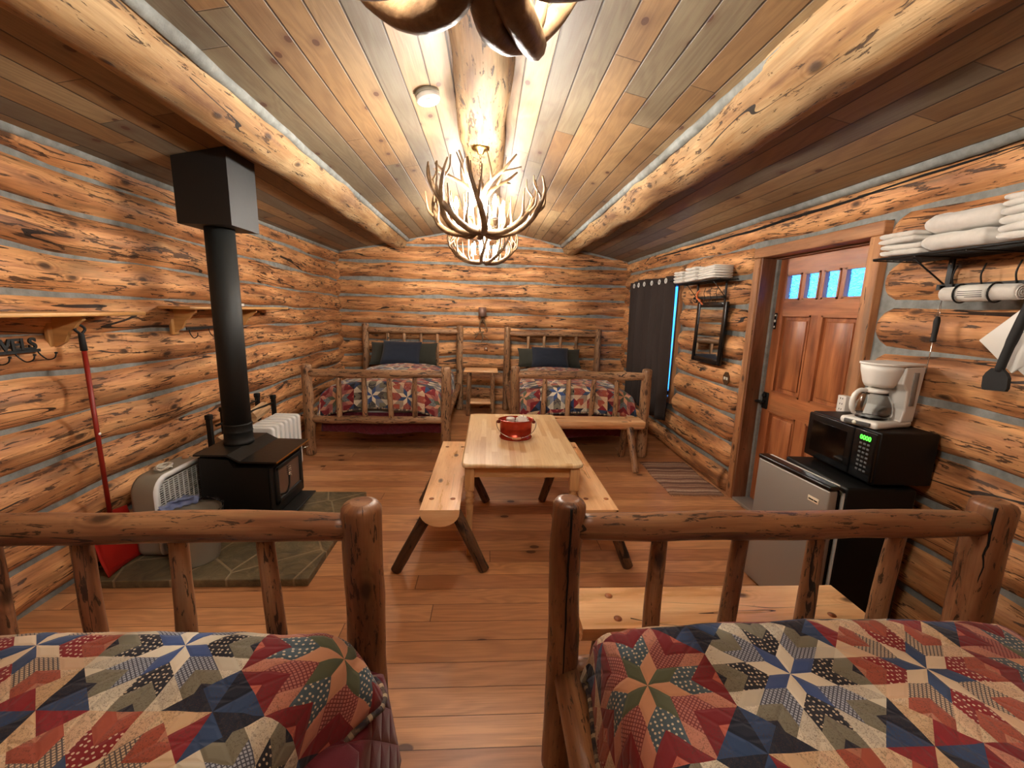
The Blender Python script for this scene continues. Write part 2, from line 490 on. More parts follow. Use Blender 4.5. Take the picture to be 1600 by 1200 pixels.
def quilt_mat():
    t = MT('patchwork_star_quilt'); uv = t.uv(False)
    sp = t.n('ShaderNodeSeparateXYZ'); t.l(uv, sp.inputs[0])
    B = .405
    u = t.S(sp.outputs[0]); v = t.S(sp.outputs[1])
    bu = (u/B+.5).floor(); bv = (v/B+.5).floor()
    x = u-bu*B; y = v-bv*B
    th = (y.atan2(x)+2*PI)/(PI/4)
    k = th.floor(); ph = (th-k)*(PI/4)
    r = (x*x+y*y).sqrt()
    xp = r*ph.cos(); yp = r*ph.sin()
    a = xp-yp; b = yp*1.41421356
    U = B*.5/3.35
    a = a/U*1.0; b = b/U*1.0
    ia = a.floor(); ib = b.floor()
    sm = ia+ib
    par = k.mod(2)
    typ = (bu+bv).mod(3)                      # three colourings of the block
    low = ia.mn(ib)
    ray = (par+ib.gt(ia)).mod(2)
    def eq(k_): return (sm-k_).abs().lt(.5)
    idx = eq(0)*par+eq(1)*(ray+2)+eq(2)*(5-low)+eq(3)*(7-low)+sm.gt(3.5)*(9-low.gt(1.5))
    f = (idx+.5)/10
    flipdummy = 0
    A = ['e2d8c2','40578a','1f212c','aab0bc','c9c0ac','7c7866','d6ccb6','141b2c','26395c','141b2c']
    Bc = ['cf9876','59604a','4a5c66','b87468','c0806a','7a1a22','7a1a22','b8604e','22345a','141b2c']
    Cc = ['34496c','d8c2a4','84181f','ceb496','d2b090','a4503c','d8bc9a','b87860','d2b090','d8ba98']
    pats = []
    for P in (A, Cc, Bc):
        pats.append(t.ramp(f, [(i/10, c) for i, c in enumerate(P)], 'CONSTANT'))
    c = t.mix(typ.gt(.5)*1, pats[0], pats[1])
    c = t.mix(typ.gt(1.5)*1, c, pats[2])
    # background of block outside the star points: triangles
    ax = x.abs(); ay = y.abs()
    corner = (ax+ay).gt(B*.70)
    c2 = t.mix((typ-1).abs().lt(.5)*1, t.ramp(par, [(0, '161e30'), (.5, '2c4468')], 'CONSTANT'), t.ramp(par, [(0, '8a1f28'), (.5, 'cfae88')], 'CONSTANT'))
    c = t.mix(corner*1, c, c2)
    # printed sprigs, dots and checks on the patches
    w1 = t.white(idx+typ*11, k)
    spr = t.noise(uv, 190, 2, .6, 1.5)
    c = t.mix((spr.gt(.57)*w1.gt(.3)*idx.gt(3.5))*.5, c, '4a3630')
    dot = t.S(t.voro(uv, 75, rnd=.5)).lt(.22)
    isd = (idx-2).abs().lt(.5)
    c = t.mix(dot*isd*.85, c, 'e0cdb0')
    chk = ((u+v)/.012).fract().lt(.35).mx(((u-v)/.012).fract().lt(.35))
    c = t.mix(chk*(idx-3).abs().lt(.5)*.85, c, t.mix((typ-2).abs().lt(.5)*1, '1c2238', '6a2028'))
    # seams between patches
    fa = a-ia; fb = b-ib
    seam = fa.mn(1-fa).mn(fb.mn(1-fb))
    sh = t.smooth(seam, 0, .22)
    t.color(c); t.set(Roughness=.92, Sheen_Weight=.15)
    pf = t.noise(uv, 9, 3)
    t.bump(sh*.5+pf*1.2+t.noise(uv, 500, 2)*.05, .55, .008)
    return t.m
M['quilt'] = quilt_mat()
def stripe_mat(name, cols, W, axis=0, rough=.9):
    t = MT(name); uv = t.uv(False); sp = t.n('ShaderNodeSeparateXYZ'); t.l(uv, sp.inputs[0])
    v = t.S(sp.outputs[axis])+t.noise(uv, 20, 2)*.004
    i = (v/W).floor(); r = t.white(i)
    c = t.ramp(r, [(k/len(cols), q) for k, q in enumerate(cols)], 'CONSTANT')
    n = t.noise(t.sc(uv, 60, 60), 1, 3)
    t.color(t.mix(t.smooth(n, .4, .7)*.4, c, cols[0])); t.set(Roughness=rough); t.bump((v/W).fract()+n*.5, .5, .006); return t.m
M['piping'] = stripe_mat('striped_quilt_binding', ['8c7a66', '2a2630', 'b8a486', '4a3a38'], .012, 0)
M['rug'] = stripe_mat('braided_rag_rug', ['6a4a3c', 'a88870', '8a6450', 'b89c84', '6a4c40', '9a7862'], .022, 1)

M['black_iron'] = plain('black_iron', '141413', .5, .3, .2, 40)
M['stove'] = plain('black_stove_steel', '1b1b19', .55, .2, .15, 30)
M['stove_top'] = plain('worn_stove_top', '2e2c28', .38, .4, .2, 25, var=.4)
M['pipe'] = plain('black_stove_pipe', '1d1f1e', .6, .2, .05, 30)
M['box_metal'] = plain('black_chimney_box', '1b1c1c', .55, .1, .1, 20)
M['brass'] = plain('brass_trim', 'c08a3c', .35, .8)
M['gold'] = plain('bright_brass', 'b8985a', .25, 1)
M['chrome'] = plain('chrome', 'd0d0d0', .15, 1)
M['black_plastic'] = plain('black_plastic', '070708', .25, Specular_IOR_Level=.4)
M['black_matte'] = plain('black_body', '060606', .5, Specular_IOR_Level=.3)
M['black_rubber'] = plain('black_rubber', '121212', .7)
M['white_plastic'] = plain('white_plastic', 'd8d4cb', .4, 0, .02, 200)
M['cream_paint'] = plain('cream_enamel', 'cfcabb', .4)
M['fan_side'] = plain('grey_fan_case', '8d8778', .5)
M['white_paint'] = plain('white_enamel', 'e0e0dc', .35)
M['steel'] = plain('brushed_steel', '9c968e', .42, .5, .04, 200)
M['badge'] = plain('badge_plate', 'd8c8ae', .4)
M['red_metal'] = plain('red_enamel', '9c1a12', .35)
M['red_handle'] = plain('red_painted_handle', '8a2014', .4)
M['copper_red'] = plain('red_copper_pail', 'a8341c', .22, .55, .1, 14)
M['dark_red'] = plain('dark_red_rim', '6a1a10', .35, .4)
M['paper'] = plain('white_paper', 'e2ded4', .8)
M['wood_grip'] = plain('pale_turned_wood', 'c08a60', .5)
M['shade'] = plain('bronze_metal_shade', '7d6155', .5, .3)
M['firewood'] = log_wood('split_firewood', 'd0ac80', 'b88e5e', '8e6238', '4a2c18', fleck=-.3, rough=.8, crack=.003, knot=False)
M['glass_dark'] = plain('stove_window', '5c4a40', .12, 0, 0)
M['outlet'] = plain('bronze_cover', '5e4630', .4, .5)
M['bag'] = None
def antler_mat():
    t = MT('elk_antler'); o = t.objc()
    n = t.noise(o, 12, 4, .6); n2 = t.noise(o, 70, 3)
    c = t.ramp(n, [(.3, '453222'), (.5, '6c543a'), (.7, '94795a')])
    t.color(c); t.set(Roughness=.42); t.bump(n2+n, .25, .006); return t.m
M['antler'] = antler_mat()
def emit(name, c, s):
    t = MT(name); t.b.inputs['Base Color'].default_value = (0,0,0,1)
    t.b.inputs['Emission Color'].default_value = c; t.b.inputs['Emission Strength'].default_value = s; return t.m
BULB = 420
M['bulb'] = emit('candle_bulb_glow', (1, .93, .83, 1), BULB)
M['lcd'] = emit('green_display', (.05, .8, .03, 1), 1.6)
def glassy(name, tint, rough, ior=1.45, bump=0, sc=30, stretch=(1,1,1)):
    t = MT(name); t.color(tint); t.set(Roughness=rough, Transmission_Weight=1.0, IOR=ior)
    if bump: t.bump(t.noise(t.sc(t.objc(), *stretch), sc, 2, .5, .6), bump, .02)
    return t.m
M['carafe'] = glassy('clear_glass', 'f4f6f6', .02)
M['door_glass'] = glassy('obscure_glass', 'd6f2ff', .12, 1.3, .6, 18, (1, 1, 2.2))
M['win_glass'] = glassy('window_glass', 'f0f8ff', .0, 1.1)
M['liner'] = glassy('clear_bin_liner', 'c8ccd4', .15, 1.15, .5, 20)
t = MT('mirror_glass'); t.color('d0d4d4'); t.set(Roughness=.03, Metallic=1.0); M['mirror'] = t.m

# ------------------------------------------------------------------ room shell
XL, XR, YF, YB = -2.45, 2.33, -1.6, 7.12      # inner faces of the logs
ZR, XRID, SL = 3.06, -.1, .205                # ridge height / x, roof slope
def zc(x): return ZR-SL*abs(x-XRID)
def lerp(a, b, t): return a+(b-a)*t

mb = MB(); mb.box(XL-.25, XR+.6, YF-.3, YB+.35, -.06, 0)
f = MB()
f.add([(XL-.2, YF-.3, 0), (XR+.3, YF-.3, 0), (XR+.3, YB+.3, 0), (XL-.2, YB+.3, 0), (XL-.2, YF-.3, -.08), (XR+.3, YF-.3, -.08), (XR+.3, YB+.3, -.08), (XL-.2, YB+.3, -.08)],
      [(0,1,2,3), (4,7,6,5), (0,4,5,1), (1,5,6,2), (2,6,7,3), (3,7,4,0)],
      [[(XL, YF), (XR, YF), (XR, YB), (XL, YB)]]+[[(0,0)]*4]*5, False)
# uv in metres on the top face
f.uv[0] = [(XL-.2, YF-.3), (XR+.3, YF-.3), (XR+.3, YB+.3), (XL-.2, YB+.3)]
struct('floor', f, M['floor'], 'varnished knotty pine plank floor running across the cabin')

c = MB()
for s_, xe in ((-1, XL-.3), (1, XR+.3)):
    ze = ZR-SL*abs(xe-XRID); w = math.hypot(xe-XRID, ZR-ze)
    y0, y1 = YF-.3, YB+.3
    vs = [(XRID, y0, ZR), (XRID, y1, ZR), (xe, y1, ze), (xe, y0, ze)]
    vs += [(a, b, z+.08) for a, b, z in vs]
    c.add(vs, [(0,1,2,3), (7,6,5,4), (2,6,7,3), (0,3,7,4), (1,5,6,2)], [[(y0, 20+0), (y1, 20+0), (y1, 20+s_*w), (y0, 20+s_*w)]]+[[(0,0)]*4]*4, False)
struct('ceiling', c, M['ceiling'], 'knotty pine tongue and groove ceiling sloping from the ridge log')

# --- chinked log walls
LEFT_N = [0, .27, .53, .80, 1.016, 1.299, 1.551, 1.806, 2.051, 2.30, 2.50, 2.76]
LEFT_F = [0, .27, .535, .776, 1.016, 1.256, 1.46, 1.64, 1.87, 2.13, 2.40, 2.66]
RIGHT_N = [-.04, .226, .487, .750, 1.025, 1.275, 1.548, 1.81, 2.085, 2.34, 2.54, 2.80]
RIGHT_F = [-.04, .226, .487, .750, 1.025, 1.275, 1.548, 1.81, 2.085, 2.36, 2.60, 2.86]
BACK = [-.17, .103, .387, .655, .90, 1.17, 1.41, 1.63, 1.90, 2.165, 2.45, 2.72, 3.0]

def log_mb(p0, p1, r0, r1, seed, cap=.5, seg=26, step=.07):
    m = MB()
    p0 = Vector(p0); p1 = Vector(p1); L = (p1-p0).length
    n = max(2, int(L/.5)); pts = []; rr = []
    rnd = random.Random(seed)
    for i in range(n+1):
        t_ = i/n
        j = .017 if 0 < i < n else 0
        pts.append(p0.lerp(p1, t_)+Vector((0, 0, rnd.uniform(-j, j))))
        rr.append(lerp(r0, r1, t_)*(1+rnd.uniform(-.06, .04)))
    # smooth resample
    q = []; qr = []
    for i in range(n):
        for k in range(4):
            u_ = k/4; w_ = u_*u_*(3-2*u_)
            q.append(pts[i].lerp(pts[i+1], u_)+Vector((0, 0, (pts[i+1].z-pts[i].z)*(w_-u_)))); qr.append(lerp(rr[i], rr[i+1], w_))
    q.append(pts[-1]); qr.append(rr[-1])
    m.tube(q, qr, seg, amp=.075, freq=1.9, cap=cap, seed=seed, step=step)
    return m

def side_wall(name, label, X, sgn, near, far, segs, yn=2.1, yf=6.8, pane_cut=None):
    """sgn: +1 when the logs lie to +x of the face"""
    ch = MB()
    back = X+sgn*.062
    for a, b, z0, z1 in segs['chink']:
        ch.box(min(back, back+sgn*.2), max(back, back+sgn*.2), a, b, z0, z1)
    w = struct(name, ch, M['chink'], label)
    for i in range(len(near)-1):
        def zz(k, y):
            t_ = (y-yn)/(yf-yn); t_ = max(-.3, min(1.1, t_)); return lerp(near[k], far[k], t_)
        for j, (a, b, cap) in enumerate(segs['log'](i, (near[i]+near[i+1])/2)):
            za0, zb0 = zz(i, a), zz(i+1, a); za1, zb1 = zz(i, b), zz(i+1, b)
            r0 = (zb0-za0)/2+.008; r1 = (zb1-za1)/2+.008
            m = log_mb((X+sgn*r0, a, (za0+zb0)/2), (X+sgn*r1, b, (za1+zb1)/2), r0, r1, i*13+j*5+(3 if sgn > 0 else 91), cap=cap)
            obj('wall_log', m, M['wall_log'], w)
    return w

side_wall('wall_left', 'left wall of stacked peeled logs with grey chinking', XL, -1, LEFT_N, LEFT_F,
          {'chink': [(YF-.2, YB+.2, 0, 2.62)], 'log': lambda i, z: [(YF-.2, YB+.14, .2)]})
DOOR = (2.55, 3.60, 2.22); WIN = (5.17, 6.45, .66, 2.16)
def right_segs(i, z):
    cuts = []
    if z < 2.30: cuts.append((DOOR[0]-.115, DOOR[1]+.115))
    if WIN[2]-.05 < z < WIN[3]+.05: cuts.append((WIN[0]-.08, WIN[1]+.08))
    out = []; y = YF-.2
    for a, b in cuts:
        out.append((y, a, .5)); y = b
    out.append((y, YB+.14, .5))
    return out
side_wall('wall_right', 'right wall of stacked peeled logs with door and window openings', XR, 1, RIGHT_N, RIGHT_F,
          {'chink': [(YF-.2, DOOR[0]-.09, 0, 2.68), (DOOR[0]-.09, DOOR[1]+.09, 2.31, 2.68), (DOOR[1]+.09, WIN[0]-.05, 0, 2.68),
                     (WIN[0]-.05, WIN[1]+.05, 0, WIN[2]), (WIN[0]-.05, WIN[1]+.05, WIN[3], 2.68), (WIN[1]+.05, YB+.2, 0, 2.68)], 'log': right_segs})

def end_wall(name, label, Y, sgn, zs, seed):
    ch = MB(); back = Y+sgn*.062
    poly = [(XL-.2, 0), (XR+.2, 0), (XR+.2, zc(XR+.2)), (XRID, ZR), (XL-.2, zc(XL-.2))]
    ch.prism(poly, 1, back, back+sgn*.2)
    w = struct(name, ch, M['chink'], label)
    rnd = random.Random(seed)
    for i in range(len(zs)-1):
        r = (zs[i+1]-zs[i])/2+.007; z = (zs[i]+zs[i+1])/2
        half = 9
        if zs[i+1] > zc(XL)+.0: half = min(2.6, max(.35, (ZR+.10-z)/SL))
        x0 = max(XL-.10, XRID-half); x1 = min(XR+.10, XRID+half)
        r0 = r*(1+rnd.uniform(-.04, .04)); r1 = r*(1+rnd.uniform(-.04, .04))
        m = log_mb((x0, Y+sgn*r, z), (x1, Y+sgn*r, z), r0, r1, seed+i*3, cap=.2)
        obj('wall_log', m, M['wall_log'], w)
    return w
end_wall('wall_back', 'back wall of stacked peeled logs above the two far beds', YB, 1, BACK, 200)
end_wall('wall_front', 'log wall behind the photographer', YF, -1, BACK, 300)

# chinking beads where ceiling meets walls and beams
def bead(name, pts, r, label=None):
    m = MB(); m.tube(pts, r, 8, amp=.25, freq=4, cap=0, step=.08, seed=len(pts))
    struct(name, m, M['chink'], label)
bead('trim_1', [(XL-.02, YF, zc(XL)-.005), (XL-.02, YB, zc(XL)-.005)], .035)
bead('trim_2', [(XR+.02, YF, zc(XR)-.005), (XR+.02, YB, zc(XR)-.005)], .035)
bead('trim_3', [(XL, YB+.03, zc(XL)-.005), (XRID, YB+.03, ZR-.005)], .03)
bead('trim_4', [(XRID, YB+.03, ZR-.005), (XR, YB+.03, zc(XR)-.005)], .03)

# ceiling log beams
def beam(name, x0, x1, z0, z1, r0, r1, seed, label, y0=YF-.1, y1=YB+.12):
    rnd = random.Random(seed); n = 17; pts = []; rr = []
    for i in range(n+1):
        t_ = i/n
        pts.append((lerp(x0, x1, t_)+rnd.uniform(-.014, .014), lerp(y0, y1, t_), lerp(z0, z1, t_)+rnd.uniform(-.01, .01)))
        rr.append(lerp(r0, r1, t_)*(1+rnd.uniform(-.075, .06)))
    q = []; qr = []
    for i in range(n):
        for k in range(3):
            u_ = k/3; w_ = u_*u_*(3-2*u_)
            q.append(tuple(lerp(pts[i][d], pts[i+1][d], (u_ if d == 1 else w_)) for d in range(3))); qr.append(lerp(rr[i], rr[i+1], w_))
    q.append(pts[-1]); qr.append(rr[-1])
    m = MB(); m.tube(q, qr, 48, amp=.085, freq=2.1, cap=.3, seed=seed, step=.07)
    o = struct(name, m, M['beam_log'], label)
    return o
beam('ceiling_beam', -1.50, -1.50, 2.80, 2.80, .205, .155, 5, 'peeled log beam along the ceiling above the stove')
beam('ceiling_beam', 1.37, 1.36, 2.80, 2.80, .215, .155, 17, 'peeled log beam along the ceiling above the door side')
beam('ceiling_beam', -.055, -.06, 2.965, 2.965, .165, .15, 29, 'peeled ridge log carrying the chandeliers')
bead('trim_5', [(-1.50+.185, YF, zc(-1.31)-.005), (-1.50+.16, YB, zc(-1.34)-.005)], .034, 'grey chinking line beside left beam')
bead('trim_6', [(1.37-.195, YF, zc(1.18)-.005), (1.36-.16, YB, zc(1.2)-.005)], .034, 'grey chinking line beside right beam')

# ------------------------------------------------------------------ door
FX = XR+.01
def door():
    tr = MB()
    tr.box(FX, FX+.20, DOOR[1], DOOR[1]+.085, 0, 2.22, long=2, bev=.008)
    struct('trim_7', tr, M['trim_wood'], 'rough wood door casing post nearest the mirror')
    tr = MB(); tr.box(FX, FX+.20, DOOR[0]-.088, DOOR[0], 0, 2.22, long=2, bev=.008)
    struct('trim_8', tr, M['trim_wood'], 'rough wood door casing post beside the coffee maker')
    tr = MB(); tr.box(FX-.004, FX+.20, DOOR[0]-.09, DOOR[1]+.09, 2.22, 2.305, long=1, bev=.008)
    struct('trim_9', tr, M['trim_wood'], 'rough wood header board over the door')
    tr = MB(); tr.box(FX+.012, 2.505, DOOR[1]-.022, DOOR[1]-.001, 0, 2.215, long=2)
    struct('trim_10', tr, M['dark_jamb'], 'stained inner door jamb')
    tr = MB(); tr.box(2.475, 2.52, DOOR[1]-.05, DOOR[1]-.022, .02, 2.21, long=2)
    struct('trim_11', tr, M['chink'], 'grey caulk line beside the door')
    tr = MB(); tr.box(2.46, 2.60, DOOR[0]-.05, DOOR[1]+.03, 2.205, 2.26, long=1); tr.box(2.49, 2.60, DOOR[0]-.06, DOOR[0]+.052, 0, 2.24, long=2); tr.box(2.51, 2.60, DOOR[1]-.052, DOOR[1]+.05, 0, 2.24, long=2)  # boards added to close the gaps where daylight leaked round the slab
    struct('trim_13', tr, M['dark_jamb'], 'stained door stop added to block daylight leaks around the door slab')
    th = MB(); th.box(FX+.0, 2.56, DOOR[0], DOOR[1]-.03, 0, .03, long=1, bev=.006)
    struct('trim_12', th, M['steel'], 'metal door threshold')
    # door slab: rails, stiles, recessed panels, four lights
    y0, y1 = 2.60, 3.552; x = 2.50; D = .045
    root = thing('door_1', 'reddish stained fir door with four square lights and raised panels', 'door', (x, 0, 0)); root['kind'] = 'structure'
    fr = MB()
    st = .10
    z = [.035, .28, .90, 1.07, 1.74, 1.86, 2.075, 2.212]
    ym = (y0+y1)/2
    fr.box(0, D, y0, y0+st, z[0], z[7], long=2); fr.box(0, D, y1-st, y1, z[0], z[7], long=2)
    for a, b in ((z[0], z[1]), (z[2], z[3]), (z[4], z[5]), (z[6], z[7])):
        fr.box(0, D, y0+st, y1-st, a, b, long=1)
    fr.box(0, D, ym-.055, ym+.055, z[1], z[2], long=2); fr.box(0, D, ym-.055, ym+.055, z[3], z[4], long=2)
    W4 = (y1-y0-2*st)/4
    for i in (1, 2, 3):
        yy = y0+st+W4*i; fr.box(0, D, yy-.018, yy+.018, z[5], z[6], long=2)
    # mouldings around each light and panel
    def mould(a, b, c_, d_):
        w_ = .014
        fr.box(-.006, .02, a, a+w_, c_, d_, long=2); fr.box(-.006, .02, b-w_, b, c_, d_, long=2)
        fr.box(-.006, .02, a, b, c_, c_+w_, long=1); fr.box(-.006, .02, a, b, d_-w_, d_, long=1)
    for i in range(4):
        mould(y0+st+W4*i+(.018 if i else 0), y0+st+W4*(i+1)-(.018 if i < 3 else 0), z[5], z[6])
    for (c_, d_) in ((z[1], z[2]), (z[3], z[4])):
        mould(y0+st, ym-.055, c_, d_); mould(ym+.055, y1-st, c_, d_)
    obj('door_frame', fr, M['door_wood'], root)
    for (c_, d_) in ((z[1], z[2]), (z[3], z[4])):
        for (a, b) in ((y0+st, ym-.055), (ym+.055, y1-st)):
            p = MB(); p.box(.018, .032, a, b, c_, d_, long=2); p.rbox(.006, .022, a+.045, b-.045, c_+.045, d_-.045, .007, long=2)
            obj('door_panel', p, M['door_wood'], root)
    for i in range(4):
        p = MB(); p.box(.018, .026, y0+st+W4*i+.006, y0+st+W4*(i+1)-.006, z[5], z[6]); obj('glass_pane', p, M['door_glass'], root)
    lk = MB()
    lk.rbox(-.014, -.001, 3.475, 3.545, .905, 1.055, .012)
    lk.tube([(-.012, 3.51, .965), (-.055, 3.51, .965)], .012, 12, cap=0)
    lk.tube([(-.05, 3.505, .968), (-.055, 3.54, .968), (-.05, 3.585, .960)], [.012, .013, .009], 10, cap=.5)
    lk.lathe([(.0, 0), (.018, 0), (.018, .016), (.0, .018)], (-.016, 3.51, 1.025), 14, M=Matrix.Rotation(-PI/2, 4, 'Y'))
    obj('door_handle', lk, M['black_iron'], root, label='black lever lockset')
    pl = MB(); pl.rbox(-.008, -.001, 3.508, 3.538, 1.615, 1.755, .003)
    p = obj('door_plaque', pl, M['black_plastic'], root, label='small black plate with white marks')
    for k, (zz, s_) in enumerate(((1.735, .009), (1.685, .012), (1.635, .009))):
        e = MB(); e.lathe([(0, 0), (s_, 0), (s_*.9, .0015), (0, .002)], (-.0085, 3.523, zz), 12, M=Matrix.Rotation(-PI/2, 4, 'Y')); obj('plaque_mark', e, M['paper'], p)
    hg = MB()
door()
# window behind the curtain
w = MB()
gy0, gy1 = WIN[0], WIN[1]
w.box(2.345, 2.54, gy0-.07, gy0, WIN[2]-.08, WIN[3]+.08, long=2, bev=.006); w.box(2.345, 2.54, gy1, gy1+.07, WIN[2]-.08, WIN[3]+.08, long=2, bev=.006)
w.box(2.345, 2.54, gy0, gy1, WIN[3], WIN[3]+.08, long=1, bev=.006); w.box(2.33, 2.54, gy0, gy1, WIN[2]-.08, WIN[2], long=1, bev=.006)
wr = struct('window_1', w, M['trim_wood'], 'wood framed window hidden behind the brown curtain')
g = MB(); g.box(2.50, 2.508, gy0, gy1, WIN[2], WIN[3]); obj('window_glass', g, M['win_glass'], wr)
g = MB(); g.box(2.485, 2.525, (gy0+gy1)/2-.02, (gy0+gy1)/2+.02, WIN[2], WIN[3], long=2); obj('window_mullion', g, M['trim_wood'], wr)

# ------------------------------------------------------------------ log beds
M['crack'] = plain('dark_crack', '0a0604', .95)
ck = MB(); pts = []
for q in range(60):
    y = 1.3+q*.09; z = 2.495+.012*math.sin(y*1.3)+.01*mnoise.noise(Vector((y*2, 0, 4)))-(y-1.3)*.004
    t_ = (y-2.1)/4.7; zc_ = lerp(2.44, 2.48, t_); r = lerp(.108, .128, t_)
    pts.append((XR+r-math.sqrt(max(0, r*r-(z-zc_)**2))+.0035, y, z))
ck.tube(pts, [.004+.008*math.sin(PI*q/59) for q in range(60)], 8, amp=.3, freq=12, cap=0)
obj('drying_crack', ck, M['crack'], bpy.data.objects['wall_right'], label='long dark drying crack in the top log')
BW = 1.555
def bed(label, loc, variant, seed, mat, head=True, group='log beds', footz=1.05, sp=(.345, .63, .92, 1.20)):
    """local: x across from left post, y from the foot (0) to the head (2.28*dir)"""
    d = variant           # +1 head towards +y, -1 head towards -y
    root = thing('log_bed', label, 'bed', loc, 0, group)
    HL = 2.30*d
    def post(x, y, h, r, s_):
        m = MB(); rnd = random.Random(s_)
        pts = [(x+rnd.uniform(-.006, .006), y+rnd.uniform(-.006, .006), h*i/6) for i in range(7)]; pts[0] = (x, y, 0); pts[-1] = (x, y, h)
        m.tube(pts, [r*(1.03-.05*i/6+rnd.uniform(-.02, .02)) for i in range(7)], 20, amp=.06, freq=5, cap=.35, seed=s_, step=.05)
        obj('bed_post', m, mat, root)
    def rail(p0, p1, r, s_, name='rail', flat=0):
        m = MB(); rnd = random.Random(s_); p0 = Vector(p0); p1 = Vector(p1); n = 6
        pts = [p0.lerp(p1, i/n)+(Vector((0, 0, rnd.uniform(-.008, .008))) if 0 < i < n else Vector()) for i in range(n+1)]
        rr = [r*(.85 if i in (0, n) else 1+rnd.uniform(-.06, .06)) for i in range(n+1)]
        m.tube(pts, rr, 18, amp=.06, freq=5, cap=0, seed=s_, step=.05)
        obj(name, m, mat, root)
    pr = .056
    post(0, 0, footz+.035, pr, seed); post(BW, 0, footz+.03, pr*(1.15 if variant < 0 else 1.05), seed+1)
    rail((.03, 0, footz-.065), (BW-.03, 0, footz-.06), .050, seed+2, 'foot_rail')
    rail((.03, 0, .43), (BW-.03, 0, .43), .045, seed+3, 'foot_rail')
    for k, x in enumerate(sp):
        rnd = random.Random(seed+20+k); m = MB(); e = rnd.uniform(-.012, .012)
        m.tube([(x+e, 0, .45), (x+rnd.uniform(-.008, .008), 0, .72), (x-e, 0, footz-.09)], [.031, .030, .027], 14, amp=.07, freq=6, cap=0, seed=seed+k, step=.05)
        obj('spindle', m, mat, root)
    post(0, HL, 1.44, pr, seed+5); post(BW, HL, 1.44, pr, seed+6)
    rail((.03, HL, 1.335), (BW-.03, HL, 1.335), .048, seed+7, 'head_rail')
    rail((.03, HL, .48), (BW-.03, HL, .48), .045, seed+8, 'head_rail')
    for k, x in enumerate((.36, .63, .91, 1.18)):
        m = MB(); m.tube([(x, HL, .5), (x, HL, 1.30)], .026, 12, amp=.06, freq=6, cap=0, seed=seed+k+9, step=.1)
        obj('spindle', m, mat, root)
    for x in (0.02, BW-.02):
        m = MB(); m.tube([(x, 0.03*d, .42), (x, HL-.03*d, .42)], .05, 14, amp=.05, freq=3, cap=0, seed=seed+int(x)+12, step=.1)
        obj('side_rail', m, mat, root)
    m = MB(); ya, yb = sorted((.10*d, HL-.08*d))
    m.rbox(.13, BW-.13, ya+.04, yb-.04, .36, .52, .03); obj('box_spring', m, M['sheet'], root)
    m = MB(); m.rbox(.13, BW-.13, ya+(.03 if d < 0 else .04), yb-(.06 if d < 0 else .0), .52, .695 if d < 0 else .70, .07, seg=3); obj('mattress', m, M['sheet'], root)
    return root

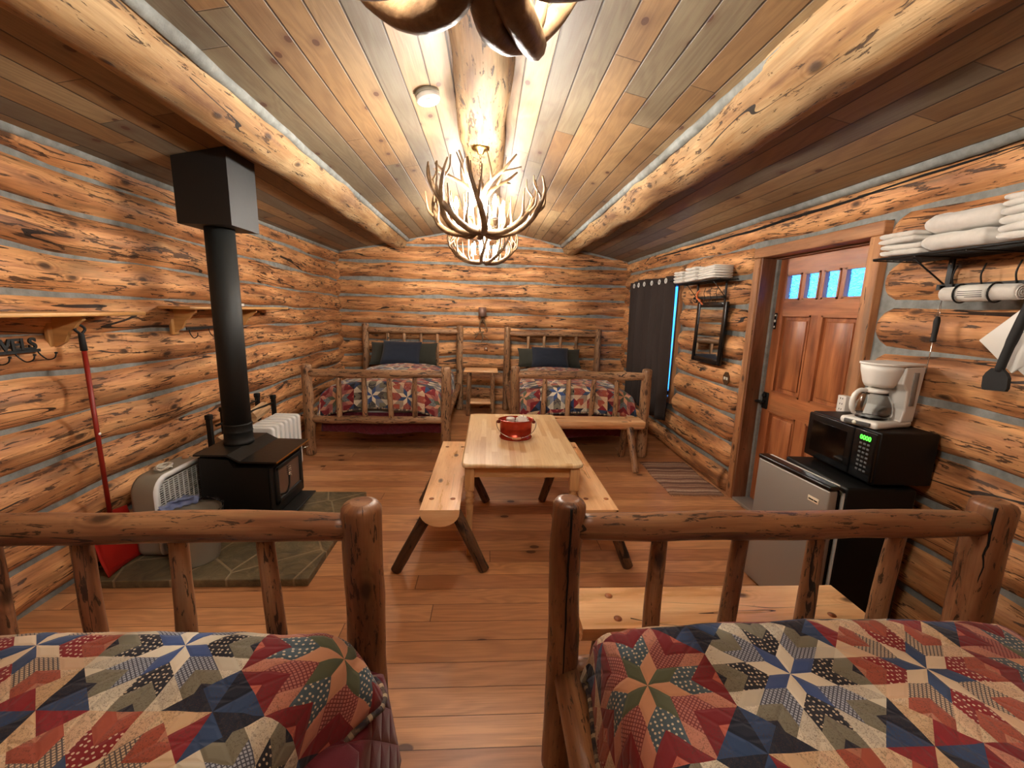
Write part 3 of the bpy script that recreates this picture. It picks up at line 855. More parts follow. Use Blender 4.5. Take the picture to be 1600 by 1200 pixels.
def quilt(label, loc, d, foot_y, head_y, x0, x1, top, drop_side, drop_foot, seed, ph=(0, 0), swell=.03, flare=.03, puff=None, flip=1):
    """draped patchwork quilt; uv in metres of cloth"""
    cr = .085
    W = x1-x0
    def prof(s, lo, hi, dl, dh):
        """arc-length s from the lo hem; returns position, drop"""
        a = dl; arc = cr*PI/2
        flat0 = a+arc; flatlen = (hi-lo)-2*cr
        if s < a: return lo, cr+(a-s)
        if s < flat0:
            th = (s-a)/cr; return lo+cr*(1-math.cos(th)), cr*(1-math.sin(th))
        if s < flat0+flatlen: return lo+cr+(s-flat0), 0
        s2 = s-flat0-flatlen
        if s2 < arc:
            th = s2/cr; return hi-cr+cr*math.sin(th), cr*(1-math.cos(th))
        return hi, cr+(s2-arc)
    Ls = drop_side*2-2*cr+PI*cr+W-2*cr
    H = abs(head_y-foot_y)
    df = drop_foot-cr
    Lt = df+PI*cr/2+(H-cr)
    nu = int(Ls/.022); nv = int(Lt/.022)
    ds = drop_side-cr
    def pos(a, b):
        s = a*Ls; t_ = b*Lt
        x, dz = prof(s, x0, x1, ds, ds)
        if t_ < df: y, dy = 0, cr+(df-t_)
        elif t_ < df+PI*cr/2:
            th = (t_-df)/cr; y, dy = cr*(1-math.cos(th)), cr*(1-math.sin(th))
        else: y, dy = cr+(t_-df-PI*cr/2), 0
        mx = max(dz, dy)
        tot = math.sqrt(dz*dz+dy*dy) if (dz > 0 and dy > 0) else mx
        tot = min(tot, max(mx, max(ds, df)+cr*.9))
        y = foot_y+d*y
        k = max(0, dz-cr*.3)
        sd = -1 if s < Ls/2 else 1
        side = 1 if dz > 0 else 0
        wob = .018*mnoise.noise(Vector((t_*5, sd*3, seed)))+.012*math.sin(t_*14+seed)
        x += sd*(k*flare/.2+wob*min(1, k*6))
        pz = 0
        if puff and sd > 0:
            e_ = math.exp(-((y-puff[1])/.13)**2); g_ = max(0, min(1, (s-(Ls-ds-PI*cr/2-.05))/(ds+PI*cr/2+.05)))
            x += puff[0]*g_*e_; pz = puff[2]*g_*e_+.02*e_*g_*math.sin(s*40+y*30)
        kf = max(0, dy-cr*.3)
        y -= d*(kf*.12+.012*math.sin(s*12+seed)*min(1, kf*6))
        # crowned mattress and puffy surface
        cx = (x-(x0+x1)/2)/(W/2); crown = swell*(1-min(1, cx*cx))
        z = top+crown*(1 if dz == 0 else 0)-tot+.006*mnoise.noise(Vector((x*7, y*7, seed)))+.004*mnoise.noise(Vector((x*17, y*17, seed)))
        return (x, y, z+pz)
    m = MB()
    m.grid(pos, nu, nv, lambda a, b: (flip*(a-.5)*Ls+ph[0], b*Lt-df-PI*cr/2+ph[1]))
    o = obj('patchwork_quilt', m, M['quilt'], None, loc)
    # give the cloth thickness
    sol = o.modifiers.new('thickness', 'SOLIDIFY'); sol.thickness = .012; sol.offset = -1
    tag(o, label, 'quilt', 'patchwork star quilts')
    # striped binding along both side hems and the foot
    b_ = MB()
    for a0 in (0.0, 1.0):
        pts = [Vector(pos(a0, i/60))+Vector((0, 0, -.004)) for i in range(61)]
        b_.tube(pts, .011, 8, cap=0)
    pts = [Vector(pos(i/50, 0))+Vector((0, 0, -.004)) for i in range(51)]
    b_.tube(pts, .011, 8, cap=0)
    obj('binding', b_, M['piping'], o, label='striped quilt binding')
    return o

def bedspread(label, loc, d, y0, y1, x0, x1, ztop, zbot, seed, flare=.02, corner=0, over=0):
    """burgundy quilted under-spread hanging on the sides and foot"""
    m = MB()
    path = []
    r = .05
    def P(s):
        pass
    L1 = abs(y1-y0); Wd = x1-x0; tot = 2*L1+Wd
    def pos(a, b):
        s = a*tot
        if s < L1: x, y, nx, ny = x0, y1-d*s, -1, 0
        elif s < L1+Wd: x, y, nx, ny = x0+(s-L1), y0, 0, -d
        else: x, y, nx, ny = x1, y0+d*(s-L1-Wd), 1, 0
        dc = min(abs(s-L1), abs(s-L1-Wd))
        k = b
        rip = .014*math.sin(s*17+seed)+.01*mnoise.noise(Vector((s*4, seed, 0)))
        e = k*(flare+rip)
        x += nx*e; y += ny*e*.6
        if dc < .12:
            sx = -1 if abs(s-L1) < abs(s-L1-Wd) else 1
            q = (1-dc/.12)*k
            x += sx*(corner*q+.02*q); y -= d*.0*q
        if over and nx > 0:
            ob = min(1, b/.22); x -= over*(1-ob); b_ = max(0, (b-.22)/.78); zt_ = ztop+.05*(1-ob)
            return (x, y, lerp(zt_, zbot, b_)+.018*math.sin(s*6+seed)*k)
        z = lerp(ztop, zbot, b)+.018*math.sin(s*6+seed)*k-(corner*.6*(1-min(1, dc/.12))*k)
        return (x, y, z)
    m.grid(pos, int(tot/.03), 14, lambda a, b: (a*tot, b*(ztop-zbot)))
    o = obj('bedspread', m, M['burgundy'], None, loc)
    sol = o.modifiers.new('thickness', 'SOLIDIFY'); sol.thickness = .008; sol.offset = -1
    tag(o, label, 'bedspread', 'burgundy bedspreads')
    return o

def pillow(label, loc, w_, h_, t_, mat, rot, seed, name='pillow', group='dark pillows'):
    m = MB()
    def side(sg):
        def pos(a, b):
            u_ = a*2-1; v_ = b*2-1
            e = (1-u_**4)*(1-v_**4); th = t_*.5*max(0, e)**.45
            pin = 1-.06*(1-abs(u_))*0
            x = u_*w_/2*(1-.05*(1-v_*v_)); z = v_*h_/2*(1-.08*(1-u_*u_))
            cr_ = .006*mnoise.noise(Vector((u_*4, v_*4, seed)))
            return (x, sg*(th+cr_*e), z)
        return pos
    m.grid(side(1), 22, 16); m.grid(side(-1), 22, 16)
    o = obj(name, m, mat, None, loc); o.rotation_euler = rot
    tag(o, label, 'pillow', group)
    return o

FB = M['bed_log_far']; NB = M['bed_log']
# far beds: heads against the back wall
LFX, RFX, FY = -2.035, .315, 4.72
bed('log frame bed under the back wall, on the stove side of the nightstand', (LFX, FY, 0), 1, 40, FB, footz=1.03)
bed('log frame bed under the back wall, beside the brown curtain', (RFX, FY, 0), 1, 60, FB, footz=1.05)
quilt('patchwork star quilt on the far bed nearest the stove', (LFX, FY, 0), 1, .075, 1.86, .10, BW-.065, .755, .30, .30, 1, ph=(.1, .2), swell=.10, flare=.02)
quilt('patchwork star quilt on the far bed nearest the curtain', (RFX, FY, 0), 1, .075, 1.86, .07, BW-.10, .755, .30, .30, 5, ph=(.25, .1), swell=.08, flare=.02)
bedspread('burgundy bedspread hanging under the far bed nearest the stove', (LFX, FY, 0), 1, .095, 2.15, .11, BW-.10, .49, .24, 1)
bedspread('burgundy bedspread hanging under the far bed nearest the curtain', (RFX, FY, 0), 1, .095, 2.15, .11, BW-.08, .49, .22, 2)
for X0, nm, w1, h1, zt in ((LFX, 'stove', 1.0, .40, .98), (RFX, 'curtain', .98, .34, .955)):
    c_ = X0+(.66 if nm == 'stove' else .70)
    pillow('olive pillow leaning behind the navy pillow on the %s-side far bed' % nm, (c_, 6.83, zt-.01), w1+.08, h1, .17, M['olive'], (R(-28), 0, R(1)), 3, group=None)
    pillow('navy pillow propped in front of the olive one on the %s-side far bed' % nm, (c_-.01, 6.66, zt+.02), w1*.62, h1+.03, .17, M['navy'], (R(-34), R(1), R(-2)), 7, group=None)
def post_crack(bed_, x, y, z0, z1, r, a, s_):
    m = MB(); n = 16; pts = []
    for i in range(n+1):
        aa = a+.10*mnoise.noise(Vector((i*.4, s_, 0))); z = lerp(z1, z0, i/n)
        pts.append((x+(r-.001)*math.cos(aa), y+(r-.001)*math.sin(aa), z))
    m.tube(pts, [.0045*(1-.7*i/n) for i in range(n+1)], 6, amp=.4, freq=20, cap=0); obj('drying_crack', m, M['crack'], bed_)
# near beds: heads behind the camera
LNX, RNX, NY = -1.965, .285, 1.30
bed('log footboard bed in front of the trash can', (LNX, NY, 0), -1, 80, NB, footz=1.055, sp=(.375, .665, .955, 1.248))
nb_ = bed('log footboard bed in front of the black refrigerator', (RNX, NY, 0), -1, 100, NB, footz=1.06, sp=(.325, .608, .90, 1.193))
post_crack(nb_, 0, 0, .25, 1.085, .057, R(-95), 3); post_crack(nb_, BW, 0, .75, 1.08, .064, R(-140), 8)
quilt('large patchwork star quilt on the near bed by the stove side', (LNX, NY, 0), -1, -.10, -2.1, .06, BW-.075, .715, .24, .30, 9, ph=(.33, -.015), swell=.03, flare=.03, puff=(.14, -.19, .06), flip=-1)
quilt('large patchwork star quilt on the near bed by the refrigerator', (RNX, NY, 0), -1, -.10, -2.1, .09, BW-.03, .715, .25, .30, 13, ph=(.2355, -.164), swell=.03, flare=.03)
bedspread('burgundy bedspread under the near bed by the stove side', (LNX, NY, 0), -1, -.07, -2.0, .07, BW+.065, .50, .16, 3, flare=.05, corner=.0, over=.15)
bedspread('burgundy bedspread under the near bed by the refrigerator', (RNX, NY, 0), -1, -.10, -2.0, .10, BW-.06, .50, .18, 4, flare=.03)

# ------------------------------------------------------------------ benches, table, nightstand
def bench(label, loc, L, W, H, rot, seed, feet, legm=None):
    """half-log bench, long axis local y, top at H; feet: list of (x,y) on floor"""
    root = thing('log_bench', label, 'bench', loc, rot, 'half log benches')
    T = .115; poly = [(-W/2, H), (-W/2, H-.018)]
    n = 12
    for i in range(n+1):
        a = PI+PI*i/n
        poly.append((W/2*math.cos(a)*1.0, H-.018+(T-.018)*math.sin(a)))
    poly += [(W/2, H-.018), (W/2, H)]
    m = MB(); m.prism(poly, 1, -L/2, L/2)
    obj('bench_seat', m, [M['bench_top']], root)
    for k, (x, y) in enumerate(feet):
        tx = .07 if x > 0 else -.07; ty = (L/2-.16)*(1 if y > 0 else -1)
        m = MB(); m.tube([(x, y, 0), (tx, ty, H-.055)], [.036, .040], 14, amp=.1, freq=7, cap=.2, seed=seed+k, step=.05)
        obj('leg', m, legm or M['bark'], root)
        pg = MB(); pg.lathe([(.0, 0), (.017, 0), (.017, .003), (0, .0035)], (tx, ty, H-.0015), 12); obj('leg_peg', pg, M['door_wood'], root)
    return root
bench('half log bench on the stove side of the pale table', (-.29, 3.13, 0), 1.38, .25, .47, 0, 3, [(-.30, -.62), (.29, -.62), (-.28, .38), (.30, .38)])
bench('half log bench on the door side of the pale table', (.748, 3.13, 0), 1.38, .215, .47, 0, 9, [(-.27, -.62), (.235, -.60), (-.24, .40), (.27, .38)])
bench('half log bench against the footboard of the curtain-side far bed', (1.13, 4.52, 0), 1.28, .25, .52, R(90), 15, [(-.32, -.50), (.21, -.50), (-.30, .50), (.20, .50)], M['bed_log_far'])
bench('half log bench between the near footboard and the refrigerator', (1.03, 1.575, 0), 1.26, .25, .46, R(90), 21, [(-.15, -.48), (.17, -.48), (-.15, .48), (.17, .48)])

def table():
    x0, x1, y0, y1, Z = -.168, .662, 2.63, 4.0, .70
    cx, cy = (x0+x1)/2, (y0+y1)/2
    root = thing('dining_table', 'pale butcher block table with turned legs and rounded corners', 'table', (cx, cy, 0))
    hx, hy = (x1-x0)/2, (y1-y0)/2; r = .045
    m = MB(); ring = []
    for qx, qy, a0 in ((hx-r, hy-r, 0), (-hx+r, hy-r, 90), (-hx+r, -hy+r, 180), (hx-r, -hy+r, 270)):
        for k in range(6): ring.append((qx, qy, R(a0+18*k)))
    prof = [(-.010, Z-.030), (-.003, Z-.027), (0, Z-.018), (0, Z-.010), (-.004, Z-.003), (-.012, Z)]
    vs = [Vector((qx+(r+o_)*math.cos(a), qy+(r+o_)*math.sin(a), z)) for o_, z in prof for qx, qy, a in ring]
    n = len(ring); fs = []
    for i in range(len(prof)-1):
        for j in range(n): k = (j+1) % n; fs.append((i*n+j, i*n+k, (i+1)*n+k, (i+1)*n+j))
    fs += [tuple(range(n))[::-1], tuple((len(prof)-1)*n+j for j in range(n))]
    m.add(vs, fs, [[(vs[i].y, vs[i].x) for i in f_] for f_ in fs], True); m.sm[-1] = m.sm[-2] = False
    obj('tabletop', m, M['tabletop'], root)
    a = MB(); ix, iy = hx-.07, hy-.07
    for b in ((-ix, ix, -iy-.01, -iy+.01), (-ix, ix, iy-.01, iy+.01)): a.box(*b, Z-.115, Z-.030, long=0)
    for b in ((-ix-.01, -ix+.01, -iy, iy), (ix-.01, ix+.01, -iy, iy)): a.box(*b, Z-.115, Z-.030, long=1)
    obj('apron', a, M['table_leg'], root)
    for sx in (-1, 1):
        for sy in (-1, 1):
            l = MB(); lx, ly = sx*(hx-.055), sy*(hy-.055)
            l.rbox(lx-.032, lx+.032, ly-.032, ly+.032, Z-.20, Z-.030, .004, long=2)
            l.lathe([(.012, 0), (.019, .008), (.020, .05), (.017, .075), (.023, .085), (.023, .10), (.018, .11), (.026, .36), (.027, .385), (.019, .395), (.032, .41), (.033, .425), (.022, .437), (.031, .450), (.031, .463), (.022, .475), (.028, .49), (.028, .50)], (lx, ly, 0), 16)
            obj('leg', l, M['table_leg'], root)
table()

def pail():
    x, y, Z = .232, 3.22, .70
    root = thing('pail', 'oval red metal pail of paper goods on the pale table', 'pail', (x, y, Z))
    m = MB(); m.lathe([(0, .001), (.125, .001), (.130, .006), (.132, .018), (.124, .02), (.132, .135), (.142, .15), (.146, .156), (.138, .16), (.128, .14), (.120, .02), (0, .012)], (0, 0, 0), 36, sy=.72)
    obj('pail_body', m, M['copper_red'], root)
    for s_ in (-1, 1):
        e = MB(); e.lathe([(0, -.012), (.012, -.012), (.014, 0), (.012, .012), (0, .012)], (s_*.142, 0, .135), 12, M=Matrix.Rotation(PI/2, 4, 'Y')); obj('handle_lug', e, M['dark_red'], root)
    h = MB(); pts = [( .158*math.cos(PI*i/16+PI), -.04-.07*math.sin(PI*i/16), .135-.105*math.sin(PI*i/16)) for i in range(17)]
    h.tube([(-.158, 0, .138)]+pts+[(.158, 0, .138)], .0028, 6, cap=0); hd = obj('wire_handle', h, M['chrome'], root)
    g_ = MB(); g_.tube([(-.035, -.113, .031), (0, -.115, .028), (.035, -.113, .031)], [.008, .010, .008], 10, cap=.4); obj('wooden_grip', g_, M['wood_grip'], hd)
    # contents
    for k, (dx, dy, rr, zz) in enumerate(((-.045, .0, .034, .165), )):
        c_ = MB(); c_.lathe([(.0, .02), (rr*.8, .02), (rr, zz-.012), (rr*1.05, zz), (rr*.9, zz+.004), (0, zz+.004)], (x+dx, y+dy, Z), 20)
        tag(obj('shaker', c_, M['white_plastic']), 'white lidded container standing inside the red pail', 'container')
    f_ = MB(); pr = [(0, .0)]
    n = 40
    vs = []; 
    for ring_ in range(3):
        for j in range(n):
            a = 2*PI*j/n; rr = (.010, .042, .058)[ring_]; rip = (0, .003, .006)[ring_]*math.cos(a*16)
            vs.append(Vector(((rr+rip)*math.cos(a), (0, .004, .028)[ring_], (rr+rip)*math.sin(a))))
    fs = [(i*n+j, i*n+(j+1) % n, (i+1)*n+(j+1) % n, (i+1)*n+j) for i in range(2) for j in range(n)]+[tuple(range(n))]
    Mx = Matrix.Translation((x+.052, y+.01, Z+.135)) @ Matrix.Rotation(R(-25), 4, 'X') @ Matrix.Rotation(R(12), 4, 'Y')
    f_.add([Mx@v for v in vs], fs, [[(0, 0)]*len(q) for q in fs], False)
    o = obj('coffee_filters', f_, M['paper']); sol = o.modifiers.new('t', 'SOLIDIFY'); sol.thickness = .006
    tag(o, 'fluted white paper coffee filters standing in the red pail', 'coffee filter')
    for k, (dx, ry) in enumerate(((-.1, -8), (.0, 3), (.03, 10))):
        s_ = MB(); s_.box(-.008, .008, -.001, .001, .0, .13, M=Matrix.Translation((x+dx*.8, y-.055, Z+.03)) @ Matrix.Rotation(R(ry), 4, 'Y'))
        tag(obj('paper_packet', s_, M['paper']), 'narrow white paper packet in the red pail', 'packet', 'paper packets in the pail')
pail()

def nightstand():
    root = thing('nightstand', 'small log-legged nightstand between the far beds', 'nightstand', (-.115, 6.75, 0))
    t_ = MB(); t_.rbox(-.275, .275, -.19, .19, .715, .75, .015); obj('stand_top', t_, M['bench_top'], root)
    for sx in (-1, 1):
        for sy in (-1, 1):
            l = MB(); l.tube([(sx*.20, sy*.145, 0), (sx*.19, sy*.14, .72)], .033, 12, amp=.12, freq=9, cap=0, seed=sx*3+sy, step=.04); obj('leg', l, FB, root)
    for sy in (-1, 1):
        l = MB(); l.tube([(-.2, sy*.145, .21), (.2, sy*.145, .21)], .018, 10, amp=.1, cap=0, step=.05); obj('stretcher', l, M['bench_top'], root)
    s_ = MB(); s_.box(-.19, .19, -.13, .13, .215, .23); obj('lower_shelf', s_, M['bench_top'], root)
nightstand()

# ------------------------------------------------------------------ sconce and antler chandeliers
def antler(mb, path, radii, tines, rng=None):
    mb.tube(path, radii, 10, amp=.08, freq=9, cap=.4, step=.025)
    for (i, pts, r) in tines:
        p0 = Vector(path[i]); pts = [p0]+[Vector(p) for p in pts]
        n = len(pts); mb.tube(pts, [lerp(r, .0035, k/(n-1)) for k in range(n)], 8, cap=.3, step=.025)
def curve(pts, n=4):
    """catmull-rom resample"""
    P = [Vector(p) for p in pts]; P = [P[0]*2-P[1]]+P+[P[-1]*2-P[-2]]
    out = []
    for i in range(1, len(P)-2):
        for k in range(n):
            t_ = k/n; a, b, c_, d_ = P[i-1:i+3]
            out.append(.5*((2*b)+(c_-a)*t_+(2*a-5*b+4*c_-d_)*t_*t_+(3*b-a-3*c_+d_)*t_**3))
    out.append(P[-2]); return out

def chandelier(label, loc, seed, rot=0, thick=1.0):
    """loc: bottom centre of the bowl; canopy on the ridge log above"""
    root = thing('antler_chandelier', label, 'chandelier', loc, rot, 'antler chandeliers')
    rnd = random.Random(seed)
    top = 2.805-loc[2]
    NA = 9
    def cyl(r, a, z): return Vector((r*math.cos(a), r*math.sin(a), z))
    for i in range(NA):
        a0 = 2*PI*i/NA+rnd.uniform(-.12, .12); sw = rnd.choice((-1, 1))*rnd.uniform(.35, .6); k = rnd.uniform(.9, 1.07)
        base = [cyl(.02, a0, .03), cyl(.11, a0, .0), cyl(.22*k, a0+sw*.3, .015), cyl(.32*k, a0+sw*.55, .075), cyl(.39*k, a0+sw*.8, .165), cyl(.43*k, a0+sw*1.0, .27), cyl(.415*k, a0+sw*1.1, .36)]
        path = curve(base, 3); n = len(path)
        rad = [lerp(.026, .019, j/(n*.55))*thick if j < n*.55 else lerp(.019, .004, (j-n*.55)/(n*.45))*thick for j in range(n)]
        tines = []
        for (j, da, dr, dz, r) in ((5, -.25, .03, .19, .015), (8, .20, .05, .17, .015), (11, -.16, .07, .15, .012), (13, .22, -.05, .13, .010)):
            p = path[j]; rr = math.hypot(p.x, p.y); aa = math.atan2(p.y, p.x); da *= sw*rnd.uniform(.7, 1.3); L = rnd.uniform(.8, 1.25)
            q = curve([p, cyl(rr+dr*.5+.02, aa+da*.4, p.z+dz*.35*L), cyl(rr+dr*.9, aa+da*.8, p.z+dz*.75*L), cyl(rr+dr, aa+da, p.z+dz*1.25*L)], 3)[1:]
            tines.append((j, q, r*thick))
        m = MB(); antler(m, path, rad, tines); obj('antler', m, M['antler'], root)
    NU = 5
    for i in range(NU):
        a0 = 2*PI*i/NU+.5+rnd.uniform(-.15, .15); k = rnd.uniform(.85, 1.1)
        path = curve([cyl(.03, a0, .18), cyl(.05, a0, .26), cyl(.12, a0+.15, .33), cyl(.21*k, a0+.25, .385), cyl(.30*k, a0+.3, .46)], 3); n = len(path)
        rad = [lerp(.020, .004, (j/n)**1.4)*thick for j in range(n)]
        tines = []
        for (j, da, dr, dz, r) in ((6, -.5, .02, .14, .012), (8, .35, .09, .03, .011)):
            p = path[j]; rr = math.hypot(p.x, p.y); aa = math.atan2(p.y, p.x); da *= rnd.uniform(.7, 1.3)
            q = curve([p, cyl(rr+dr*.5+.02, aa+da*.5, p.z+dz*.5), cyl(rr+dr+.04, aa+da, p.z+dz*1.2)], 3)[1:]
            tines.append((j, q, r))
        m = MB(); antler(m, path, rad, tines); obj('antler', m, M['antler'], root)
    h = MB(); h.lathe([(0, -.012), (.02, -.012), (.035, 0), (.04, .02), (.03, .04), (.014, .06), (.012, .26), (.03, .28), (.03, .31), (.012, .33), (0, .335)], (0, 0, 0), 14)
    obj('hub', h, M['outlet'], root)
    c_ = MB(); z = .335; kk = 0
    while z < top-.03:
        R0 = Matrix.Translation((0, 0, z)) @ Matrix.Rotation(PI/2*(kk % 2), 4, 'Z')
        pts = [R0 @ Vector((.008*math.cos(2*PI*q/8), 0, .016*math.sin(2*PI*q/8))) for q in range(9)]
        c_.tube(pts, .0022, 5, cap=0); z += .024; kk += 1
    obj('chain', c_, M['outlet'], root)
    c_ = MB(); c_.lathe([(.0, top-.045), (.02, top-.04), (.03, top-.02), (.058, top-.012), (.062, top+.0), (.062, top+.02)], (0, 0, 0), 20); obj('canopy', c_, M['gold'], root)
    NBL = 6
    for i in range(NBL):
        a = 2*PI*i/NBL+.3; p = cyl(.165, a, .075)
        s_ = MB(); s_.lathe([(0, 0), (.02, 0), (.024, .008), (.012, .012), (.012, .075), (0, .075)], p, 12); cs = obj('candle_sleeve', s_, M['cream_paint'], root)
        b = MB(); b.lathe([(0.004, .075), (.010, .08), (.017, .098), (.016, .115), (.009, .14), (.0015, .158)], p, 6); obj('candle_bulb', b, M['bulb'], cs, label='glowing candle bulb')
    return root
chandelier('antler chandelier hanging nearest the camera, cut by the frame top', (-.02, .76, 2.25), 3, .2, 1.25)
chandelier('antler chandelier hanging above the near end of the table', (-.075, 3.08, 2.245), 8, .9)
chandelier('smallest-looking antler chandelier, the one before the back wall', (-.07, 5.45, 2.30), 14, 1.5)

def sconce():
    root = thing('wall_sconce', 'antler wall sconce with bronze cylinder shade above nightstand', 'sconce', (-.108, YB-.005, 0))
    s_ = MB(); s_.lathe([(.058, 1.60), (.064, 1.60), (.064, 1.75), (.058, 1.75), (.058, 1.60)], (0, -.10, 0), 24); obj('lamp_shade', s_, M['shade'], root)
    b = MB(); b.tube([(0, 0, 1.56), (0, -.10, 1.57), (0, -.10, 1.62)], .009, 8, cap=.2); b.rbox(-.03, .03, -.012, 0, 1.48, 1.6, .006); obj('bracket', b, M['outlet'], root)
    for pts in ([(0, -.09, 1.60), (-.045, -.07, 1.45), (-.02, -.05, 1.33), (.03, -.05, 1.27), (.09, -.09, 1.24), (.115, -.1, 1.19)],
                [(.01, -.09, 1.58), (.05, -.07, 1.46), (.085, -.06, 1.38), (.07, -.06, 1.33)],
                [(.03, -.05, 1.34), (-.05, -.06, 1.325), (-.10, -.09, 1.31), (-.15, -.1, 1.345)],
                [(-.08, -.08, 1.315), (-.095, -.1, 1.27), (-.125, -.11, 1.225)],
                [(0, -.05, 1.32), (.01, -.07, 1.24), (-.015, -.1, 1.16)]):
        a = MB(); q = curve(pts, 4); n = len(q); a.tube(q, [lerp(.014, .005, k/(n-1)) for k in range(n)], 8, cap=.3, step=.02); obj('antler', a, M['antler'], root)
sconce()
o_ = MB(); o_.rbox(-.035, .035, -.008, 0, -.05, .05, .004)
ob = obj('wall_outlet', o_, M['trim_wood'], None, (-.04, YB-.005, 1.06)); tag(ob, 'wood toned outlet plate below the wall sconce', 'outlet')
p_ = MB(); p_.rbox(-.012, .012, -.02, -.006, -.012, .012, .003); obj('plug', p_, M['white_plastic'], ob)

# ------------------------------------------------------------------ stove corner
h = MB(); h.rbox(-2.44, -1.09, 2.37, 3.62, 0, .05, .006)
tag(obj('hearth_pad', h, M['slate']), 'brown flagstone hearth pad under the black wood stove', 'hearth')

def stove():
    root = thing('wood_stove', 'black steel wood stove with glass door and gold front edge', 'stove', (-1.79, 3.175, .05))
    hy = .255
    b = MB()
    # side profile in x,z
    prof = [(-.26, .10), (.215, .10), (.215, .50), (-.02, .50), (-.055, .56), (-.26, .575)]
    b.prism(prof, 1, -hy, hy); obj('firebox', b, M['stove'], root)
    t_ = MB()
    tp = [(-.28, .592), (-.055, .592), (.03, .545), (.29, .540), (.29, .552), (.035, .557), (-.05, .604), (-.28, .604)]
    t_.prism(tp, 1, -hy-.018, hy+.018); obj('top_plate', t_, M['stove_top'], root)
    e = MB(); e.box(.288, .293, -hy-.018, hy+.018, .541, .552); obj('edge_strip', e, M['brass'], root, label='gold front edge strip')
    d_ = MB(); d_.rbox(.213, .235, -hy+.0, hy-.0, .12, .50, .01)
    for a in ((-.215, -.17), (.17, .215)): d_.rbox(.23, .252, a[0], a[1], .19, .485, .008)
    d_.rbox(.23, .252, -.215, .215, .45, .485, .008); d_.rbox(.23, .252, -.215, .215, .19, .23, .008)
    dd = obj('stove_door', d_, M['stove'], root)
    g_ = MB(); g_.box(.236, .240, -.175, .175, .225, .455); obj('glass_window', g_, M['glass_dark'], dd)
    h_ = MB(); h_.tube(curve([(.25, -.17, .26), (.285, -.15, .27), (.295, -.12, .32), (.29, -.10, .39)], 4), .007, 8, cap=.3); obj('door_handle', h_, M['black_iron'], dd)
    c_ = MB(); pts = [(.29+.013*math.cos(q*.9), -.10+.013*math.sin(q*.9), .385+q*.0022) for q in range(36)]; c_.tube(pts, .004, 6, cap=0); obj('spring_grip', c_, M['chrome'], dd, label='chrome coil grip')
    s_ = MB(); s_.rbox(.21, .33, -hy, hy, .085, .10, .004); obj('ash_shelf', s_, M['stove'], root)
    p = MB(); p.box(-.2, .12, -.19, .19, 0, .10); obj('pedestal', p, M['stove'], root)
    for y in (-.19, .19):
        l = MB(); l.rbox(.17, .20, y-.015, y+.015, 0, .09, .003); obj('leg', l, M['black_iron'], root)
    a = MB(); a.tube([(.27, .18, .50), (.30, .21, .505), (.30, .25, .50)], .006, 8, cap=.3); obj('air_lever', a, M['chrome'], root)
stove()
def flue():
    root = thing('stove_pipe', 'black stove pipe rising from the stove to the ceiling box', 'stove pipe', (-1.915, 3.19, 0))
    p = MB(); p.lathe([(.093, .655), (.093, 2.24)], (0, 0, 0), 32); obj('pipe_section', p, M['pipe'], root)
    c_ = MB(); c_.lathe([(.094, .654), (.103, .656), (.102, .675), (.097, .68), (.0965, .745), (.100, .75), (.098, .757), (.0965, .762), (.0965, .80), (.100, .806), (.097, .812), (.0935, .815)], (0, 0, 0), 32)
    obj('pipe_collar', c_, M['pipe'], root)
flue()
b = MB(); x0, x1, y0, y1 = -2.087, -1.737, 3.03, 3.372
vs = [(x0, y0, 2.232), (x1, y0, 2.232), (x1, y1, 2.232), (x0, y1, 2.232), (x0, y0, zc(x0)-.002), (x1, y0, zc(x1)-.002), (x1, y1, zc(x1)-.002), (x0, y1, zc(x0)-.002)]
b.add(vs, [(0,3,2,1), (4,5,6,7), (0,1,5,4), (1,2,6,5), (2,3,7,6), (3,0,4,7)], [[(0,0)]*4]*6, False)
tag(obj('chimney_box', b, M['box_metal']), 'black square support box at the ceiling above the stove pipe', 'chimney box')

